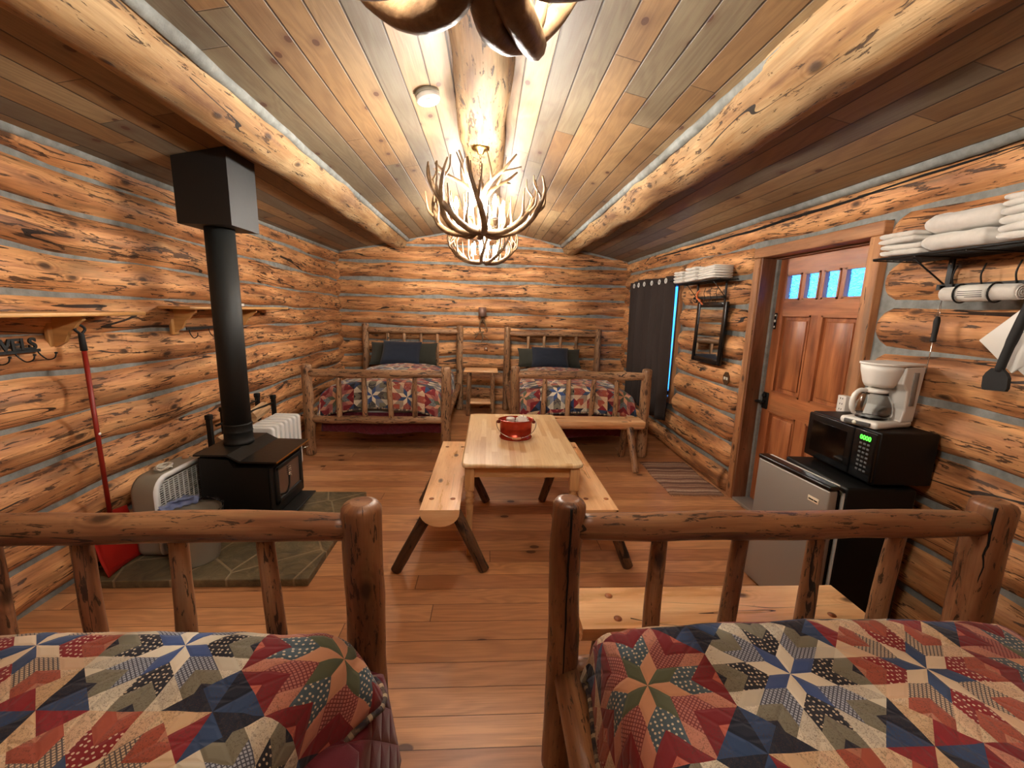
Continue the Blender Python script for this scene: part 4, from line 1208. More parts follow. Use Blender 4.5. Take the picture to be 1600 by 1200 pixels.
def fan():
    root = thing('box_fan', 'pale rounded box fan standing behind the wood stove', 'fan', (-2.19, 2.86, .05))
    W, H, D = .52, .545, .155
    def rr(w_, h_, r, n=6):
        out = []
        for cx, cz, a0 in ((w_/2-r, h_-r, 0), (-w_/2+r, h_-r, 90), (-w_/2+r, r*.5, 180), (w_/2-r, r*.5, 270)):
            rr_ = r if cz > r else r*.5
            for k in range(n+1): a = R(a0+90*k/n); out.append((cx+rr_*math.cos(a)+(r-rr_)*(1 if cx > 0 else -1), cz+rr_*math.sin(a)))
        return out
    o1 = rr(W, H, .11); o2 = [(y*.97, z*.985+.004) for y, z in o1]
    s_ = MB(); n = len(o1)
    vs = [Vector((-D/2, y, z)) for y, z in o2]+[Vector((-D/2+.02, y, z)) for y, z in o1]+[Vector((D/2-.012, y, z)) for y, z in o1]
    fs = [(i*n+j, i*n+(j+1) % n, (i+1)*n+(j+1) % n, (i+1)*n+j) for i in range(2) for j in range(n)]+[tuple(range(n))]
    s_.add(vs, fs, [[(0, 0)]*len(f_) for f_ in fs], True); obj('fan_case', s_, M['fan_side'], root)
    i1 = [(y*.88, (z-H/2)*.88+H/2) for y, z in o1]
    r_ = MB(); vs = [Vector((D/2-.012, y, z)) for y, z in o1]+[Vector((D/2, y*.985, z*.99+.003)) for y, z in o1]+[Vector((D/2, y, z)) for y, z in i1]+[Vector((D/2-.02, y, z)) for y, z in i1]
    fs = [(i*n+j, i*n+(j+1) % n, (i+1)*n+(j+1) % n, (i+1)*n+j) for i in range(3) for j in range(n)]
    r_.add(vs, fs, [[(0, 0)]*4 for f_ in fs], True); obj('front_bezel', r_, M['white_paint'], root)
    g_ = MB(); hw = W*.44
    for k in range(30):
        z = .05+k*.0152; lim = hw if z < H-.14 else hw-.11*.88*(1-math.sqrt(max(0, 1-((z-(H-.14))/.11)**2)))
        g_.box(D/2-.012, D/2-.008, -lim, lim, z, z+.005)
    for k in range(11):
        y = -hw+.01+k*(2*hw-.02)/10; top_ = H-.05 if abs(y) < hw-.09 else H-.05-.11*(1-math.sqrt(max(0, 1-((abs(y)-hw+.1)/.11)**2)))
        g_.box(D/2-.010, D/2-.004, y-.003, y+.003, .045, top_)
    obj('grille', g_, M['white_paint'], root)
    d_ = MB(); d_.lathe([(0, 0), (.06, 0), (.06, .03), (0, .03)], (0, 0, H/2), 16, M=Matrix.Rotation(PI/2, 4, 'Y'))
    for k in range(5):
        a = 2*PI*k/5; Mx = Matrix.Translation((.0, 0, H/2)) @ Matrix.Rotation(a, 4, 'X') @ Matrix.Translation((0, .12, 0)) @ Matrix.Rotation(R(35), 4, 'Y')
        d_.rbox(-.003, .003, -.075, .075, -.05, .05, .002, M=Mx)
    obj('fan_blades', d_, M['black_matte'], root)
    k_ = MB(); k_.lathe([(0, 0), (.022, 0), (.02, .016), (0, .018)], (.0, .14, H-.001), 14); obj('switch_knob', k_, M['wood_grip'], root)
    c_ = MB(); rnd = random.Random(4); pts = []
    for q in range(26):
        a = q*.95; pts.append((.02+.035*math.cos(a)+rnd.uniform(-.01, .01), -.09+.05*math.sin(a)+rnd.uniform(-.01, .01), H+.008+.022*abs(math.sin(a*.7))+rnd.uniform(0, .006)))
    c_.tube(curve(pts, 3), .006, 6, cap=0); tag_ = obj('power_cord', c_, M['cream_paint'], root, label='coiled cream power cord')
fan()

def trash():
    root = thing('trash_can', 'grey trash can with clear liner in front of the stove', 'trash can', (-1.90, 2.605, .05))
    m = MB(); m.lathe([(0, 0), (.125, 0), (.128, .01), (.158, .325), (.164, .33), (.160, .335), (.154, .325), (.124, .012), (0, .01)], (0, 0, 0), 32)
    obj('can_body', m, M['fan_side'], root)
    l = MB()
    def pos(a, b):
        th = a*2*PI; n_ = mnoise.noise(Vector((math.cos(th)*3, math.sin(th)*3, b*4)))
        if b < .5: r = .166+.012*n_*b; z = .20+b*.3
        else: r = .172-(b-.5)*.05+.012*n_; z = .35-(b-.5)*.05+.02*n_
        return (r*math.cos(th), r*math.sin(th), z)
    l.grid(pos, 48, 10); obj('bin_liner', l, M['liner'], root)
    c_ = MB()
    def pos2(a, b):
        th = R(110)+a*R(95); n_ = mnoise.noise(Vector((a*6, b*6, 1))); r = .14+.04*b+.03*n_
        return (r*math.cos(th), r*math.sin(th), .33+.045*math.sin(b*PI)+.03*n_)
    c_.grid(pos2, 14, 8); obj('gathered_liner', c_, fabric('blue_bin_liner', '4a5f96', 'a8b0c8', .35), root, label='bluish gathered bag edge')
trash()

def radiator():
    root = thing('oil_radiator', 'white oil-filled radiator with seven fins behind the stove', 'heater', (-2.03, 3.93, 0), R(0))
    for k in range(7):
        y = -.25+k*.083
        f_ = MB(); out = []
        w_, h0, h1, r = .13, .09, .63, .035
        for cx, cz, a0 in ((w_-r, h1-r, 0), (-w_+r, h1-r, 90), (-w_+r, h0+r, 180), (w_-r, h0+r, 270)):
            for q in range(5): a = R(a0+90*q/4); out.append((cx+r*math.cos(a), cz+r*math.sin(a)))
        f_.prism(out, 1, y-.022, y+.022); 
        o = obj('fin', f_, M['white_paint'], root)
        bv = o.modifiers.new('b', 'BEVEL'); bv.width = .008; bv.segments = 2
    c_ = MB(); c_.tube([(0, -.27, .15), (0, .27, .15)], .03, 12, cap=0); c_.tube([(0, -.27, .56), (0, .27, .56)], .03, 12, cap=0); obj('oil_pipe', c_, M['white_paint'], root)
    b = MB(); b.rbox(-.12, .12, .265, .31, .10, .61, .02); obj('control_panel', b, M['cream_paint'], root)
    for y in (-.2, .2):
        l = MB(); l.rbox(-.14, .14, y-.015, y+.015, .045, .07, .005); 
        for sx in (-.12, .12): l.lathe([(0, -.012), (.023, -.012), (.023, .012), (0, .012)], (sx, y, .024), 12, M=Matrix.Rotation(PI/2, 4, 'X'))
        obj('caster_foot', l, M['black_rubber'], root)
radiator()

def wood_rack():
    root = thing('firewood_rack', 'black iron firewood rack between radiator and log wall', 'rack', (0, 0, 0))
    f_ = MB(); A, B_, C_, D_ = (-2.17, 4.28), (-2.36, 4.32), (-2.17, 4.86), (-2.36, 4.86)
    P4 = [(-2.33, 3.50), (-2.35, 3.72), (-2.22, 4.33), (-2.38, 4.33)]
    a, b, c_, d_ = P4
    for (x, y), hh in ((a, .745), (b, .76), (c_, .745), (d_, .76)):
        f_.box(x-.017, x+.017, y-.017, y+.017, 0, hh, long=2); f_.rbox(x-.024, x+.024, y-.024, y+.024, hh, hh+.045, .008)
    f_.tube([(b[0], b[1], .73), (d_[0], d_[1], .73)], .010, 8, cap=0); f_.tube([(a[0]+.02, a[1]+.05, .68), (c_[0], c_[1], .71)], .011, 8, cap=0)
    for z in (.1,): f_.box(-2.38, -2.19, 3.5, 4.33, z, z+.02)
    obj('rack_frame', f_, M['black_iron'], root)
    k = 0; rnd = random.Random(8)
    for j in range(5):
        for i in range(2):
            k += 1; y = 3.56+.0*j; L = .62
            w_ = MB(); cx = -2.335+i*.075; cz = .155+j*.093
            pts = [( .042*math.cos(a_), .042*math.sin(a_)) for a_ in (R(20), R(75), R(130), R(200), R(290), R(330))]
            w_.prism(pts, 1, 0, L+rnd.uniform(-.03, .03), M=Matrix.Rotation(rnd.uniform(0, 3), 4, 'Y'))
            tag(obj('firewood', w_, M['firewood'], None, (cx, y+rnd.uniform(-.02, .02)+.03, cz)), 'split firewood log stacked in the black rack', 'firewood', 'split logs in the firewood rack')
    w_ = MB(); w_.prism([(.06*math.cos(a_), .06*math.sin(a_)) for a_ in (0, 1.1, 2.0, 3.2, 4.4, 5.4)], 1, -.05, .22, M=Matrix.Rotation(R(8), 4, 'X'))
    tag(obj('firewood', w_, M['firewood'], None, (-2.27, 4.04, .645)), 'pale round-cut firewood end on top of the rack pile', 'firewood', 'split logs in the firewood rack')
wood_rack()

def shovel():
    root = thing('snow_shovel', 'red shovel with black grip leaning on the left log wall', 'shovel', (-2.33, 2.50, 0))
    h_ = MB(); h_.tube([(-.012, .035, .34), (-.01, .03, 1.43)], .0125, 12, cap=0); obj('handle', h_, M['red_handle'], root)
    g_ = MB(); g_.tube([(-.01, .03, 1.42), (-.013, .03, 1.52)], [.017, .014], 12, cap=.2)
    g_.tube(curve([(-.013, .03, 1.515), (-.015, .0, 1.545), (-.02, .03, 1.57), (-.015, .06, 1.545), (-.013, .03, 1.515)], 4), .007, 6, cap=0); obj('grip', g_, M['black_rubber'], root)
    l = MB(); l.lathe([(0, 0), (.009, 0), (.009, .001), (0, .001)], (.0035, .032, .92), 10, M=Matrix.Rotation(PI/2, 4, 'Y')); obj('sticker', l, M['paper'], root)
    b_ = MB()
    def pos(a, b):
        y = (a-.5)*.30; u_ = b
        return (-.015+.08*u_**1.6-.035*(1-(y/.15)**2)*(1-u_*.5), y*(1-.15*(1-u_)**2)+.03, .40-.335*u_)
    b_.grid(pos, 12, 10); o = obj('blade', b_, M['red_metal'], root); sol = o.modifiers.new('t', 'SOLIDIFY'); sol.thickness = .006
shovel()

# left wall shelves
def wall_shelf(label, y0, y1, z, brackets, name='wall_shelf'):
    root = thing(name, label, 'shelf', (XL-.02, y0, z), 0, 'pine wall shelves')
    D = .235
    s_ = MB(); s_.rbox(-.03, D, 0, y1-y0, -.011, .011, .005, long=1); obj('shelf_board', s_, M['shelf_wood'], root)
    for yb in brackets:
        b_ = MB()
        pts = [(0, -.011), (D-.05, -.011), (D-.055, -.035), (D-.085, -.055), (D-.105, -.08), (D-.135, -.10), (D-.15, -.13), (D-.165, -.16), (D-.20, -.18), (0.0, -.20)]
        b_.prism(pts, 1, yb-y0-.011, yb-y0+.011, long=2); obj('shelf_bracket', b_, M['shelf_wood'], root)
    for yb in brackets:
        b_ = MB(); b_.rbox(-.01, .014, yb-y0-.035, yb-y0+.035, -.21, -.012, .004, long=2); obj('back_plate', b_, M['shelf_wood'], root)
wall_shelf('pine wall shelf over the iron hook sign, cut by the frame', .9, 2.87, 1.633, (1.3, 2.50))
wall_shelf('pine wall shelf behind the stove pipe with curved brackets', 3.28, 4.83, 1.67, (3.42, 4.28))
b_ = MB(); b_.box(0, .13, 0, .17, 0, .006); b_.box(0, .13, 0, .17, .03, .036); b_.box(0, .005, 0, .17, 0, .036)
bk = obj('book', b_, plain('maroon_cover', '2a1210', .5), None, (-2.40, 3.93, 1.682)); bk.rotation_euler = (0, 0, R(12)); tag(bk, 'small dark red book lying on the shelf behind the stove pipe', 'book')
b_ = MB(); b_.box(.006, .126, .004, .166, .006, .03); obj('pages', b_, M['paper'], bk)
def hook_sign():
    root = thing('hook_sign', 'black iron TOWELS sign with coat hooks under the left shelf', 'hook rack', (XL+.012, 2.21, 1.435))
    Mx = Matrix.Translation((0, .0, .036)) @ Matrix.Rotation(PI/2, 4, 'Z') @ Matrix.Rotation(PI/2, 4, 'X')
    text_mesh('lettering', 'TOWELS', .085, M['black_iron'], root, Mx, .004, .003)
    b_ = MB(); b_.box(-.004, .004, -.19, .18, -.006, .010); obj('bar', b_, M['black_iron'], root)
    for y in (-.18, -.06, .055, .165):
        h_ = MB(); h_.tube(curve([(0, y, 0), (.006, y+.01, -.025), (.03, y+.02, -.05), (.055, y+.03, -.04), (.06, y+.035, -.018)], 4), .0035, 6, cap=0); h_.lathe([(0, -.006), (.006, -.004), (.008, 0), (.006, .004), (0, .006)], (.06, y+.036, -.014), 8)
        obj('hook', h_, M['black_iron'], root)
hook_sign()
def hook_bar():
    root = thing('coat_hooks', 'black iron hook bar under the shelf behind the stove pipe', 'hook rack', (XL+.012, 3.78, 1.50))
    b_ = MB(); b_.box(-.004, .004, -.27, .27, -.01, .012); obj('bar', b_, M['black_iron'], root)
    for y in (-.24, 0, .24):
        h_ = MB(); h_.tube(curve([(0, y, 0), (.006, y, -.04), (.03, y, -.075), (.06, y, -.06), (.065, y, -.03)], 4), .004, 6, cap=0); obj('hook', h_, M['black_iron'], root)
hook_bar()

# smoke detector
sx, sy = -.395, 2.80
Mx = Matrix.Translation((sx, sy, zc(sx))) @ Matrix.Rotation(-math.atan(SL), 4, 'Y')
root = thing('smoke_detector', 'round white smoke detector on the ceiling beside the ridge log', 'smoke detector', (sx, sy, zc(sx))); root.rotation_euler = (0, -math.atan(SL), 0)
m = MB(); m.lathe([(.074, 0), (.074, -.018), (.070, -.020)], (0, 0, 0), 32); obj('mounting_base', m, M['fan_side'], root)
m = MB(); m.lathe([(.070, -.018), (.072, -.040), (.066, -.050), (.04, -.052), (.038, -.050), (.034, -.052), (0, -.053)], (0, 0, 0), 32); obj('cover', m, M['white_paint'], root)
m = MB(); m.box(-.012, .012, -.045, -.035, -.0545, -.051); obj('test_button', m, M['fan_side'], root)

# ------------------------------------------------------------------ right wall: curtain, mirror, shelves
def curtain():
    root = thing('curtain', 'dark brown grommet curtain drawn over the window by far bed', 'curtain', (2.235, 5.035, 0))
    L = 1.54; m = MB()
    def pos(a, b):
        w_ = .028+.018*b
        return (w_*math.sin(a*2*PI*6.5+.4)+.012*math.sin(a*31+b*3)+.01*b, a*L*(1-.02*b)+.01*math.sin(b*5), lerp(2.19, .37, b)-.012*math.sin(a*7))
    m.grid(pos, 150, 30); o = obj('curtain_cloth', m, M['curtain'], root); sol = o.modifiers.new('t', 'SOLIDIFY'); sol.thickness = .003
    for k in range(7):
        a = (3*PI/2-.4+2*PI*k)/(2*PI*6.5)
        if a > 1: continue
        p = Vector(pos(a, .03)); g_ = MB()
        Mx = Matrix.Translation((p.x-.008, p.y, 2.128))
        pts = [Mx @ Vector((0, -.027*math.cos(q*PI/8), .027*math.sin(q*PI/8))) for q in range(17)]
        g_.tube(pts, .008, 6, cap=0); obj('grommet', g_, M['white_paint'], root, label='chrome grommet ring, window light painted in as white')  # white colour imitates window light shining through the chrome rings
    r = MB(); r.tube([(.0, -.06, 2.125), (.0, L+.05, 2.125)], .011, 12, cap=0)
    tag(obj('curtain_rod', r, M['black_iron'], None, (2.235, 5.035, 0)), 'thin dark rod carrying the brown curtain', 'curtain rod')
    for y in (-.03, L+.02):
        e = MB(); e.tube([(.0, y, 2.125), (.13, y, 2.125)], .008, 8, cap=0)
        tag(obj('rod_bracket', e, M['black_iron'], None, (2.235, 5.035, 0)), 'dark rod bracket at the %s end of the curtain' % ('mirror' if y < 0 else 'far bed'), 'bracket')
curtain()

def mirror():
    root = thing('wall_mirror', 'narrow black-framed mirror hanging on the right log wall', 'mirror', (2.29, 4.22, 1.54), 0)
    f_ = MB(); w_, h_, b_ = .285, .315, .055
    for a in ((-w_, -w_+b_, -h_, h_), (w_-b_, w_, -h_, h_), (-w_+b_, w_-b_, h_-b_, h_), (-w_+b_, w_-b_, -h_, -h_+b_)):
        f_.rbox(-.015, .015, a[0], a[1], a[2], a[3], .006)
    obj('mirror_frame', f_, M['black_plastic'], root)
    g_ = MB(); g_.box(-.006, .008, -w_+b_-.004, w_-b_+.004, -h_+b_-.004, h_-b_+.004); obj('mirror_glass', g_, M['mirror'], root)
    root.rotation_euler = (0, R(1.0), 0)
mirror()

def towel_shelf(name, label, y0, y1, z, xw, depth, rail_y, rail_z, hooks):
    root = thing(name, label, 'shelf', (XR, y0, z), 0, 'black wire shelves')
    L = y1-y0; f_ = MB()
    n = 7
    for i in range(n+1):
        x = -.01-depth*i/n; f_.tube([(x, 0, 0), (x, L, 0)], .0035 if 0 < i < n else .006, 6, cap=0)
    k = 5
    for i in range(k+1): f_.box(-depth-.01, 0, L*i/k-.004, L*i/k+.004, -.008, -.003)
    obj('wire_deck', f_, M['black_iron'], root)
    for y in rail_y:
        b_ = MB(); yy = y-y0
        b_.rbox(-.03, -.018, yy-.013, yy+.013, rail_z-z-.05, .0, .002); b_.tube([(-.024, yy, rail_z-z), (-.024-depth*.8, yy, -.01)], .004, 6, cap=0)
        br = obj('bracket', b_, M['black_iron'], root)
        for zz in (-.03, rail_z-z-.03): 
            s_ = MB(); s_.lathe([(0, 0), (.005, 0), (.004, .002), (0, .0025)], (-.030, yy, zz), 10, M=Matrix.Rotation(-PI/2, 4, 'Y')); obj('screw_head', s_, M['chrome'], br)
    r = MB(); r.box(-.050, -.044, min(rail_y)-y0-.02, max(rail_y)-y0+.03, rail_z-z-.014, rail_z-z+.014, long=1); r.box(-.05, -.02, min(rail_y)-y0-.012, min(rail_y)-y0+.012, rail_z-z-.008, rail_z-z+.008); r.box(-.05, -.02, max(rail_y)-y0-.012, max(rail_y)-y0+.012, rail_z-z-.008, rail_z-z+.008)
    obj('rail', r, M['black_iron'], root)
    for yh in hooks:
        h_ = MB(); yy = yh-y0; zz = rail_z-z
        h_.tube(curve([(-.05, yy, zz+.10), (-.065, yy, zz+.05), (-.055, yy, zz+.01), (-.05, yy, zz-.02), (-.075, yy, zz-.05), (-.10, yy, zz-.03)], 4), .0035, 6, cap=0); obj('hook', h_, M['black_iron'], root)
    return root
towel_shelf('wall_shelf', 'black wire shelf of folded white towels beside the door', 1.10, 2.20, 2.035, XR, .26, (1.35, 2.02), 1.89, (1.45, 1.58, 1.72, 1.85, 1.97))
towel_shelf('wall_shelf', 'small black wire shelf of towels above the mirror', 3.86, 4.86, 2.06, XR, .17, (4.02, 4.58), 1.90, (4.12, 4.24, 4.36, 4.50))

def towel(label, loc, w_, d_, t_, seed, layers=2, rot=0, group=None):
    """folded towel, folded edge towards -x"""
    m = MB(); sp = t_/layers
    for k in range(layers):
        out = []; r = sp*.47; n = 6
        z0 = k*sp+r+.001
        for i in range(n+1): a = R(90+180*i/n); out.append((-d_/2+r*math.cos(a)*1.05+r, z0+r*math.sin(a)))
        for i in range(n+1): a = R(-90+180*i/n); out.append((d_/2-r+r*.6*math.cos(a), z0+r*math.sin(a)))
        nb = len(out); ns = 14; vs = []
        for j in range(ns+1):
            y = -w_/2+w_*j/ns; e = min(1, min(j, ns-j)/1.2); sq = .72+.28*math.sqrt(e)
            for (x, z) in out:
                nn = mnoise.noise(Vector((x*14, y*14, seed+k*3)))+.5*mnoise.noise(Vector((x*40, y*40, seed+z*40)))
                vs.append(Vector((x+.008*nn, y+.004*nn, z0+(z-z0)*sq*(1+.1*nn)+.006*nn+.004*math.sin(y*9+seed))))
        fs = [(j*nb+i, j*nb+(i+1) % nb, (j+1)*nb+(i+1) % nb, (j+1)*nb+i) for j in range(ns) for i in range(nb)]
        fs += [tuple(range(nb)), tuple(ns*nb+i for i in range(nb))]
        m.add(vs, fs, [[(vs[i].x, vs[i].y) for i in f_] for f_ in fs], True)
    o = obj('folded_towel', m, M['towel'], None, loc); o.rotation_euler = (0, 0, rot)
    return tag(o, label, 'towel', group)
z0 = 2.047
for st, (yc, w_, d_, hs) in enumerate(((2.09, .20, .24, (.055, .055)), (1.83, .28, .25, (.075, .09)), (1.52, .29, .25, (.065, .07, .05)), (1.22, .26, .25, (.06, .06)))):
    z = z0
    who = ('stack beside the door trim', 'tall middle stack', 'stack cut by the frame edge', 'stack at the hidden shelf end')[st]
    for k, t_ in enumerate(hs):
        pos_ = ('bottom', 'second', 'top')[k] if len(hs) > 2 else ('bottom', 'top')[k]
        towel('folded white towel on the wire shelf, %s of the %s' % (pos_, who), (2.19+random.Random(st*5+k).uniform(-.01, .01), yc, z), w_, d_, t_, st*7+k, 1 if st == 1 else 2, R(random.Random(st+k).uniform(-5, 5)))
        z += t_+.002
z0 = 2.072
for st, (yc, w_, d_, hs) in enumerate(((4.71, .22, .19, (.07, .05)), (4.43, .24, .19, (.075, .07)), (4.09, .30, .19, (.045, .045, .03)))):
    z = z0
    who = ('stack nearest the curtain', 'middle stack', 'stack nearest the door')[st]
    for k, t_ in enumerate(hs):
        pos_ = ('bottom', 'second', 'top')[k] if len(hs) > 2 else ('bottom', 'top')[k]
        towel('folded white towel above the mirror, %s of the %s' % (pos_, who), (2.22, yc, z), w_, d_, t_, st*5+k+30, 2, 0)
        z += t_+.002
# rolled towel with rings and label
m = MB(); m.tube([(0, -.16, 0), (0, -.05, .002), (0, .05, 0), (0, .15, -.001)], [.034, .036, .035, .033], 20, amp=.08, freq=9, cap=.25, step=.02)
rt = obj('rolled_towel', m, M['towel'], None, (2.245, 1.83, 1.853)); tag(rt, 'rolled white towel with paper band under the wire shelf', 'towel')
sp_ = MB(); pts = [(.002+(.006+.0016*q)*math.cos(q*.6)*.6, -.162, (.006+.0016*q)*math.sin(q*.6)*.6) for q in range(34)]; sp_.tube(pts, .0025, 5, cap=0); obj('roll_edge', sp_, M['towel'], rt)
b_ = MB(); b_.tube([(0, -.055, .001), (0, .07, .001)], .0385, 24, cap=0); obj('paper_band', b_, M['paper'], rt)
for k in range(4):
    l_ = MB(); th = R(170+k*13); l_.box(-.0006, .0006, -.045, .055-.03*(k == 3), -.0012, .0012, M=Matrix.Translation((.0389*math.cos(th), 0, .0389*math.sin(th)+.001)) @ Matrix.Rotation(-(th-PI), 4, 'Y')); obj('printed_line', l_, M['black_rubber'], rt)
for y in (1.76, 1.90):
    h_ = MB(); pts = [Vector((2.245+.043*math.cos(q*PI/10), y, 1.853+.043*math.sin(q*PI/10))) for q in range(21)]; h_.tube(pts, .004, 6, cap=0)
    tag(obj('towel_ring', h_, M['black_iron']), 'black ring around the rolled towel, %s' % ('beside the spatula' if y < 1.8 else 'beside the fire poker'), 'ring')

# things hanging from the rail
def poker():
    root = thing('meat_fork', 'thin steel skewer with black handle hanging by a loop', 'utensil', (2.255, 1.985, 1.83))
    l = MB(); l.tube([(0, .002, 0), (-.004, .01, -.09), (-.004, -.006, -.09), (0, .002, 0)], .0012, 5, cap=0); obj('hanging_loop', l, M['chrome'], root)
    h_ = MB(); h_.tube([(-.003, .002, -.085), (-.004, .002, -.11), (-.005, .0, -.15), (-.006, 0, -.19), (-.007, 0, -.215)], [.009, .014, .012, .011, .014], 12, cap=.4, step=.01); obj('handle', h_, M['black_rubber'], root)
    s_ = MB(); s_.tube([(-.007, 0, -.212), (-.012, -.003, -.375)], .0022, 6, cap=.3); obj('prong', s_, M['chrome'], root)
poker()
def spatula():
    root = thing('spatula', 'black spatula hanging in front of the white cutting boards', 'utensil', (2.235, 1.62, 1.84))
    h_ = MB(); h_.tube(curve([(0, .0, 0), (-.004, .015, -.10), (-.008, .035, -.22), (-.010, .05, -.33)], 4), [.017]*4+[.018]*4+[.016]*5, 14, cap=.4); obj('handle', h_, M['black_rubber'], root)
    b_ = MB(); b_.prism([(-.046, -.085), (-.040, -.098), (.040, -.098), (.046, -.085), (.046, -.04), (.036, -.02), (.018, .0), (-.018, .0), (-.036, -.02), (-.046, -.04)], 0, -.008, .008, M=Matrix.Translation((-.010, .055, -.315)) @ Matrix.Rotation(R(-4), 4, 'X')); obj('blade', b_, M['black_rubber'], root)
spatula()
def dustpan():
    # flat white panels hung by a corner
    root = thing('cutting_board', 'white flat panel hanging corner-down behind the black spatula', 'panel', (2.285, 1.66, 1.66))
    p = MB(); p.rbox(-.005, .005, -.10, .10, -.12, .12, .004, M=Matrix.Rotation(R(42), 4, 'X')); obj('panel', p, M['white_plastic'], root)
    p = MB(); p.rbox(-.012, -.004, -.10, .10, .098, .122, .003, M=Matrix.Rotation(R(42), 4, 'X')); r_ = obj('edge_strip', p, M['white_paint'], root)
    root2 = thing('cutting_board', 'second white panel with dark marks below the black spatula', 'panel', (2.29, 1.555, 1.56))
    p = MB(); p.rbox(-.005, .005, -.085, .085, -.09, .09, .004, M=Matrix.Rotation(R(38), 4, 'X')); obj('panel', p, M['white_plastic'], root2)
    for k in range(3):
        q = MB(); q.box(-.0065, -.0052, .03-k*.03, .045-k*.03, .05, .066, M=Matrix.Rotation(R(38), 4, 'X')); obj('printed_mark', q, M['black_rubber'], root2)
dustpan()
# orange strap on the far rail
m = MB(); m.tube(curve([(0, 0, .05), (-.02, .01, .02), (-.03, -.01, -.03), (-.02, -.06, -.06), (-.02, -.12, -.10)], 4), [.01]*17, 8, cap=.4)
tag(obj('hair_tie', m, M['orange'], None, (2.27, 4.46, 1.93)), 'orange strap hanging from the rail above the mirror', 'strap')

# outlets
m = MB(); poly = [(.055*math.cos(PI/8+k*PI/4), .068*math.sin(PI/8+k*PI/4)) for k in range(8)]; m.prism(poly, 0, -.008, 0)
oc = obj('wall_outlet', m, M['outlet'], None, (XR+.004, 3.88, 1.115)); tag(oc, 'eight-sided bronze outlet cover below the mirror', 'outlet')
for dy in (-.02, .02):
    p = MB(); p.rbox(-.012, -.007, dy-.013, dy+.013, -.014, .014, .002); obj('socket', p, M['cream_paint'], oc)
m = MB(); m.rbox(-.045, 0, -.032, .032, -.055, .055, .004)
oc = obj('outlet_adapter', m, M['white_plastic'], None, (FX-.001, 2.507, 1.175)); tag(oc, 'white multi outlet adapter on the door trim', 'outlet')
for k in range(3):
    for dy in (-.008, .008):
        p = MB(); p.box(-.0462, -.0448, dy-.002, dy+.002, -.038+k*.035, -.028+k*.035); obj('slot', p, M['black_plastic'], oc)

# rug
m = MB()
def rp(a, b):
    x = a*.53; y = b*.86
    return (x+.008*math.sin(b*9), y+.006*math.sin(a*11), .008+.003*mnoise.noise(Vector((x*12, y*12, 0))))
m.grid(rp, 30, 44, lambda a, b: (a*.53, b*.86))
rg = obj('rag_rug', m, M['rug'], None, (1.775, 3.66, 0)); sol = rg.modifiers.new('t', 'SOLIDIFY'); sol.thickness = .008; sol.offset = -1
rg.rotation_euler = (0, 0, R(-1)); tag(rg, 'striped brown rag rug on the floor before the door', 'rug')
fr = MB(); rnd = random.Random(2)
for k in range(56):
    x = k*.53/55
    for y, d_ in ((0, -1), (.86, 1)):
        fr.tube([(x, y, .006), (x+rnd.uniform(-.008, .008), y+d_*.03, .003)], .002, 4, cap=0)
obj('fringe', fr, M['rug'], rg)

# ------------------------------------------------------------------ refrigerator, microwave, coffee maker
def fridge():
    ang = R(3)
    root = thing('mini_refrigerator', 'compact black refrigerator with grey door ajar beside the entrance door', 'refrigerator', (2.06, 2.165, 0), -R(4))
    # local: front face -x
    b_ = MB(); b_.rbox(-.165, .20, -.25, .25, .02, .850, .012); obj('cabinet', b_, M['black_matte'], root)
    g_ = MB()
    for a in ((-.245, -.225, .05, .82), (.225, .245, .05, .82)): g_.box(-.172, -.165, a[0], a[1], a[2], a[3])
    g_.box(-.172, -.165, -.245, .245, .80, .82); g_.box(-.172, -.165, -.245, .245, .05, .07); obj('door_gasket', g_, M['white_plastic'], root)
    d0 = bpy.data.objects.new('refrigerator_door', None)
    Mx = Matrix.Translation((-.20, -.252, 0)) @ Matrix.Rotation(R(8.5), 4, 'Z')
    d_ = MB(); d_.rbox(-.062, -.006, 0, .515, .022, .835, .010, M=Mx); dr = obj('refrigerator_door', d_, M['steel'], root, label='grey brushed steel door')
    t_ = MB(); t_.rbox(-.068, .0, -.003, .518, .833, .862, .010, M=Mx); t_.box(-.006, .0, .0, .515, .022, .835, M=Mx); obj('door_cap', t_, M['black_plastic'], dr, label='glossy black door cap')
    wh = MB(); wh.box(.0, .016, .02, .50, .045, .858, M=Mx); obj('door_liner', wh, M['white_plastic'], dr)
    bd = MB(); bd.rbox(-.0655, -.0615, .05, .12, .735, .765, .002, M=Mx); bg = obj('badge', bd, M['badge'], dr)
    for k, (a, c_) in enumerate(((.058, .078), (.082, .112))):
        q = MB(); q.box(-.0668, -.0652, a, c_, .745, .752, M=Mx); obj('badge_lettering', q, M['black_plastic'], bg)
    for (x, y) in ((-.15, -.2), (.16, -.2), (-.15, .2), (.16, .2)):
        f_ = MB(); f_.lathe([(0, 0), (.015, 0), (.015, .022), (0, .022)], (x, y, 0), 10); obj('foot', f_, M['black_rubber'], root)
fridge()
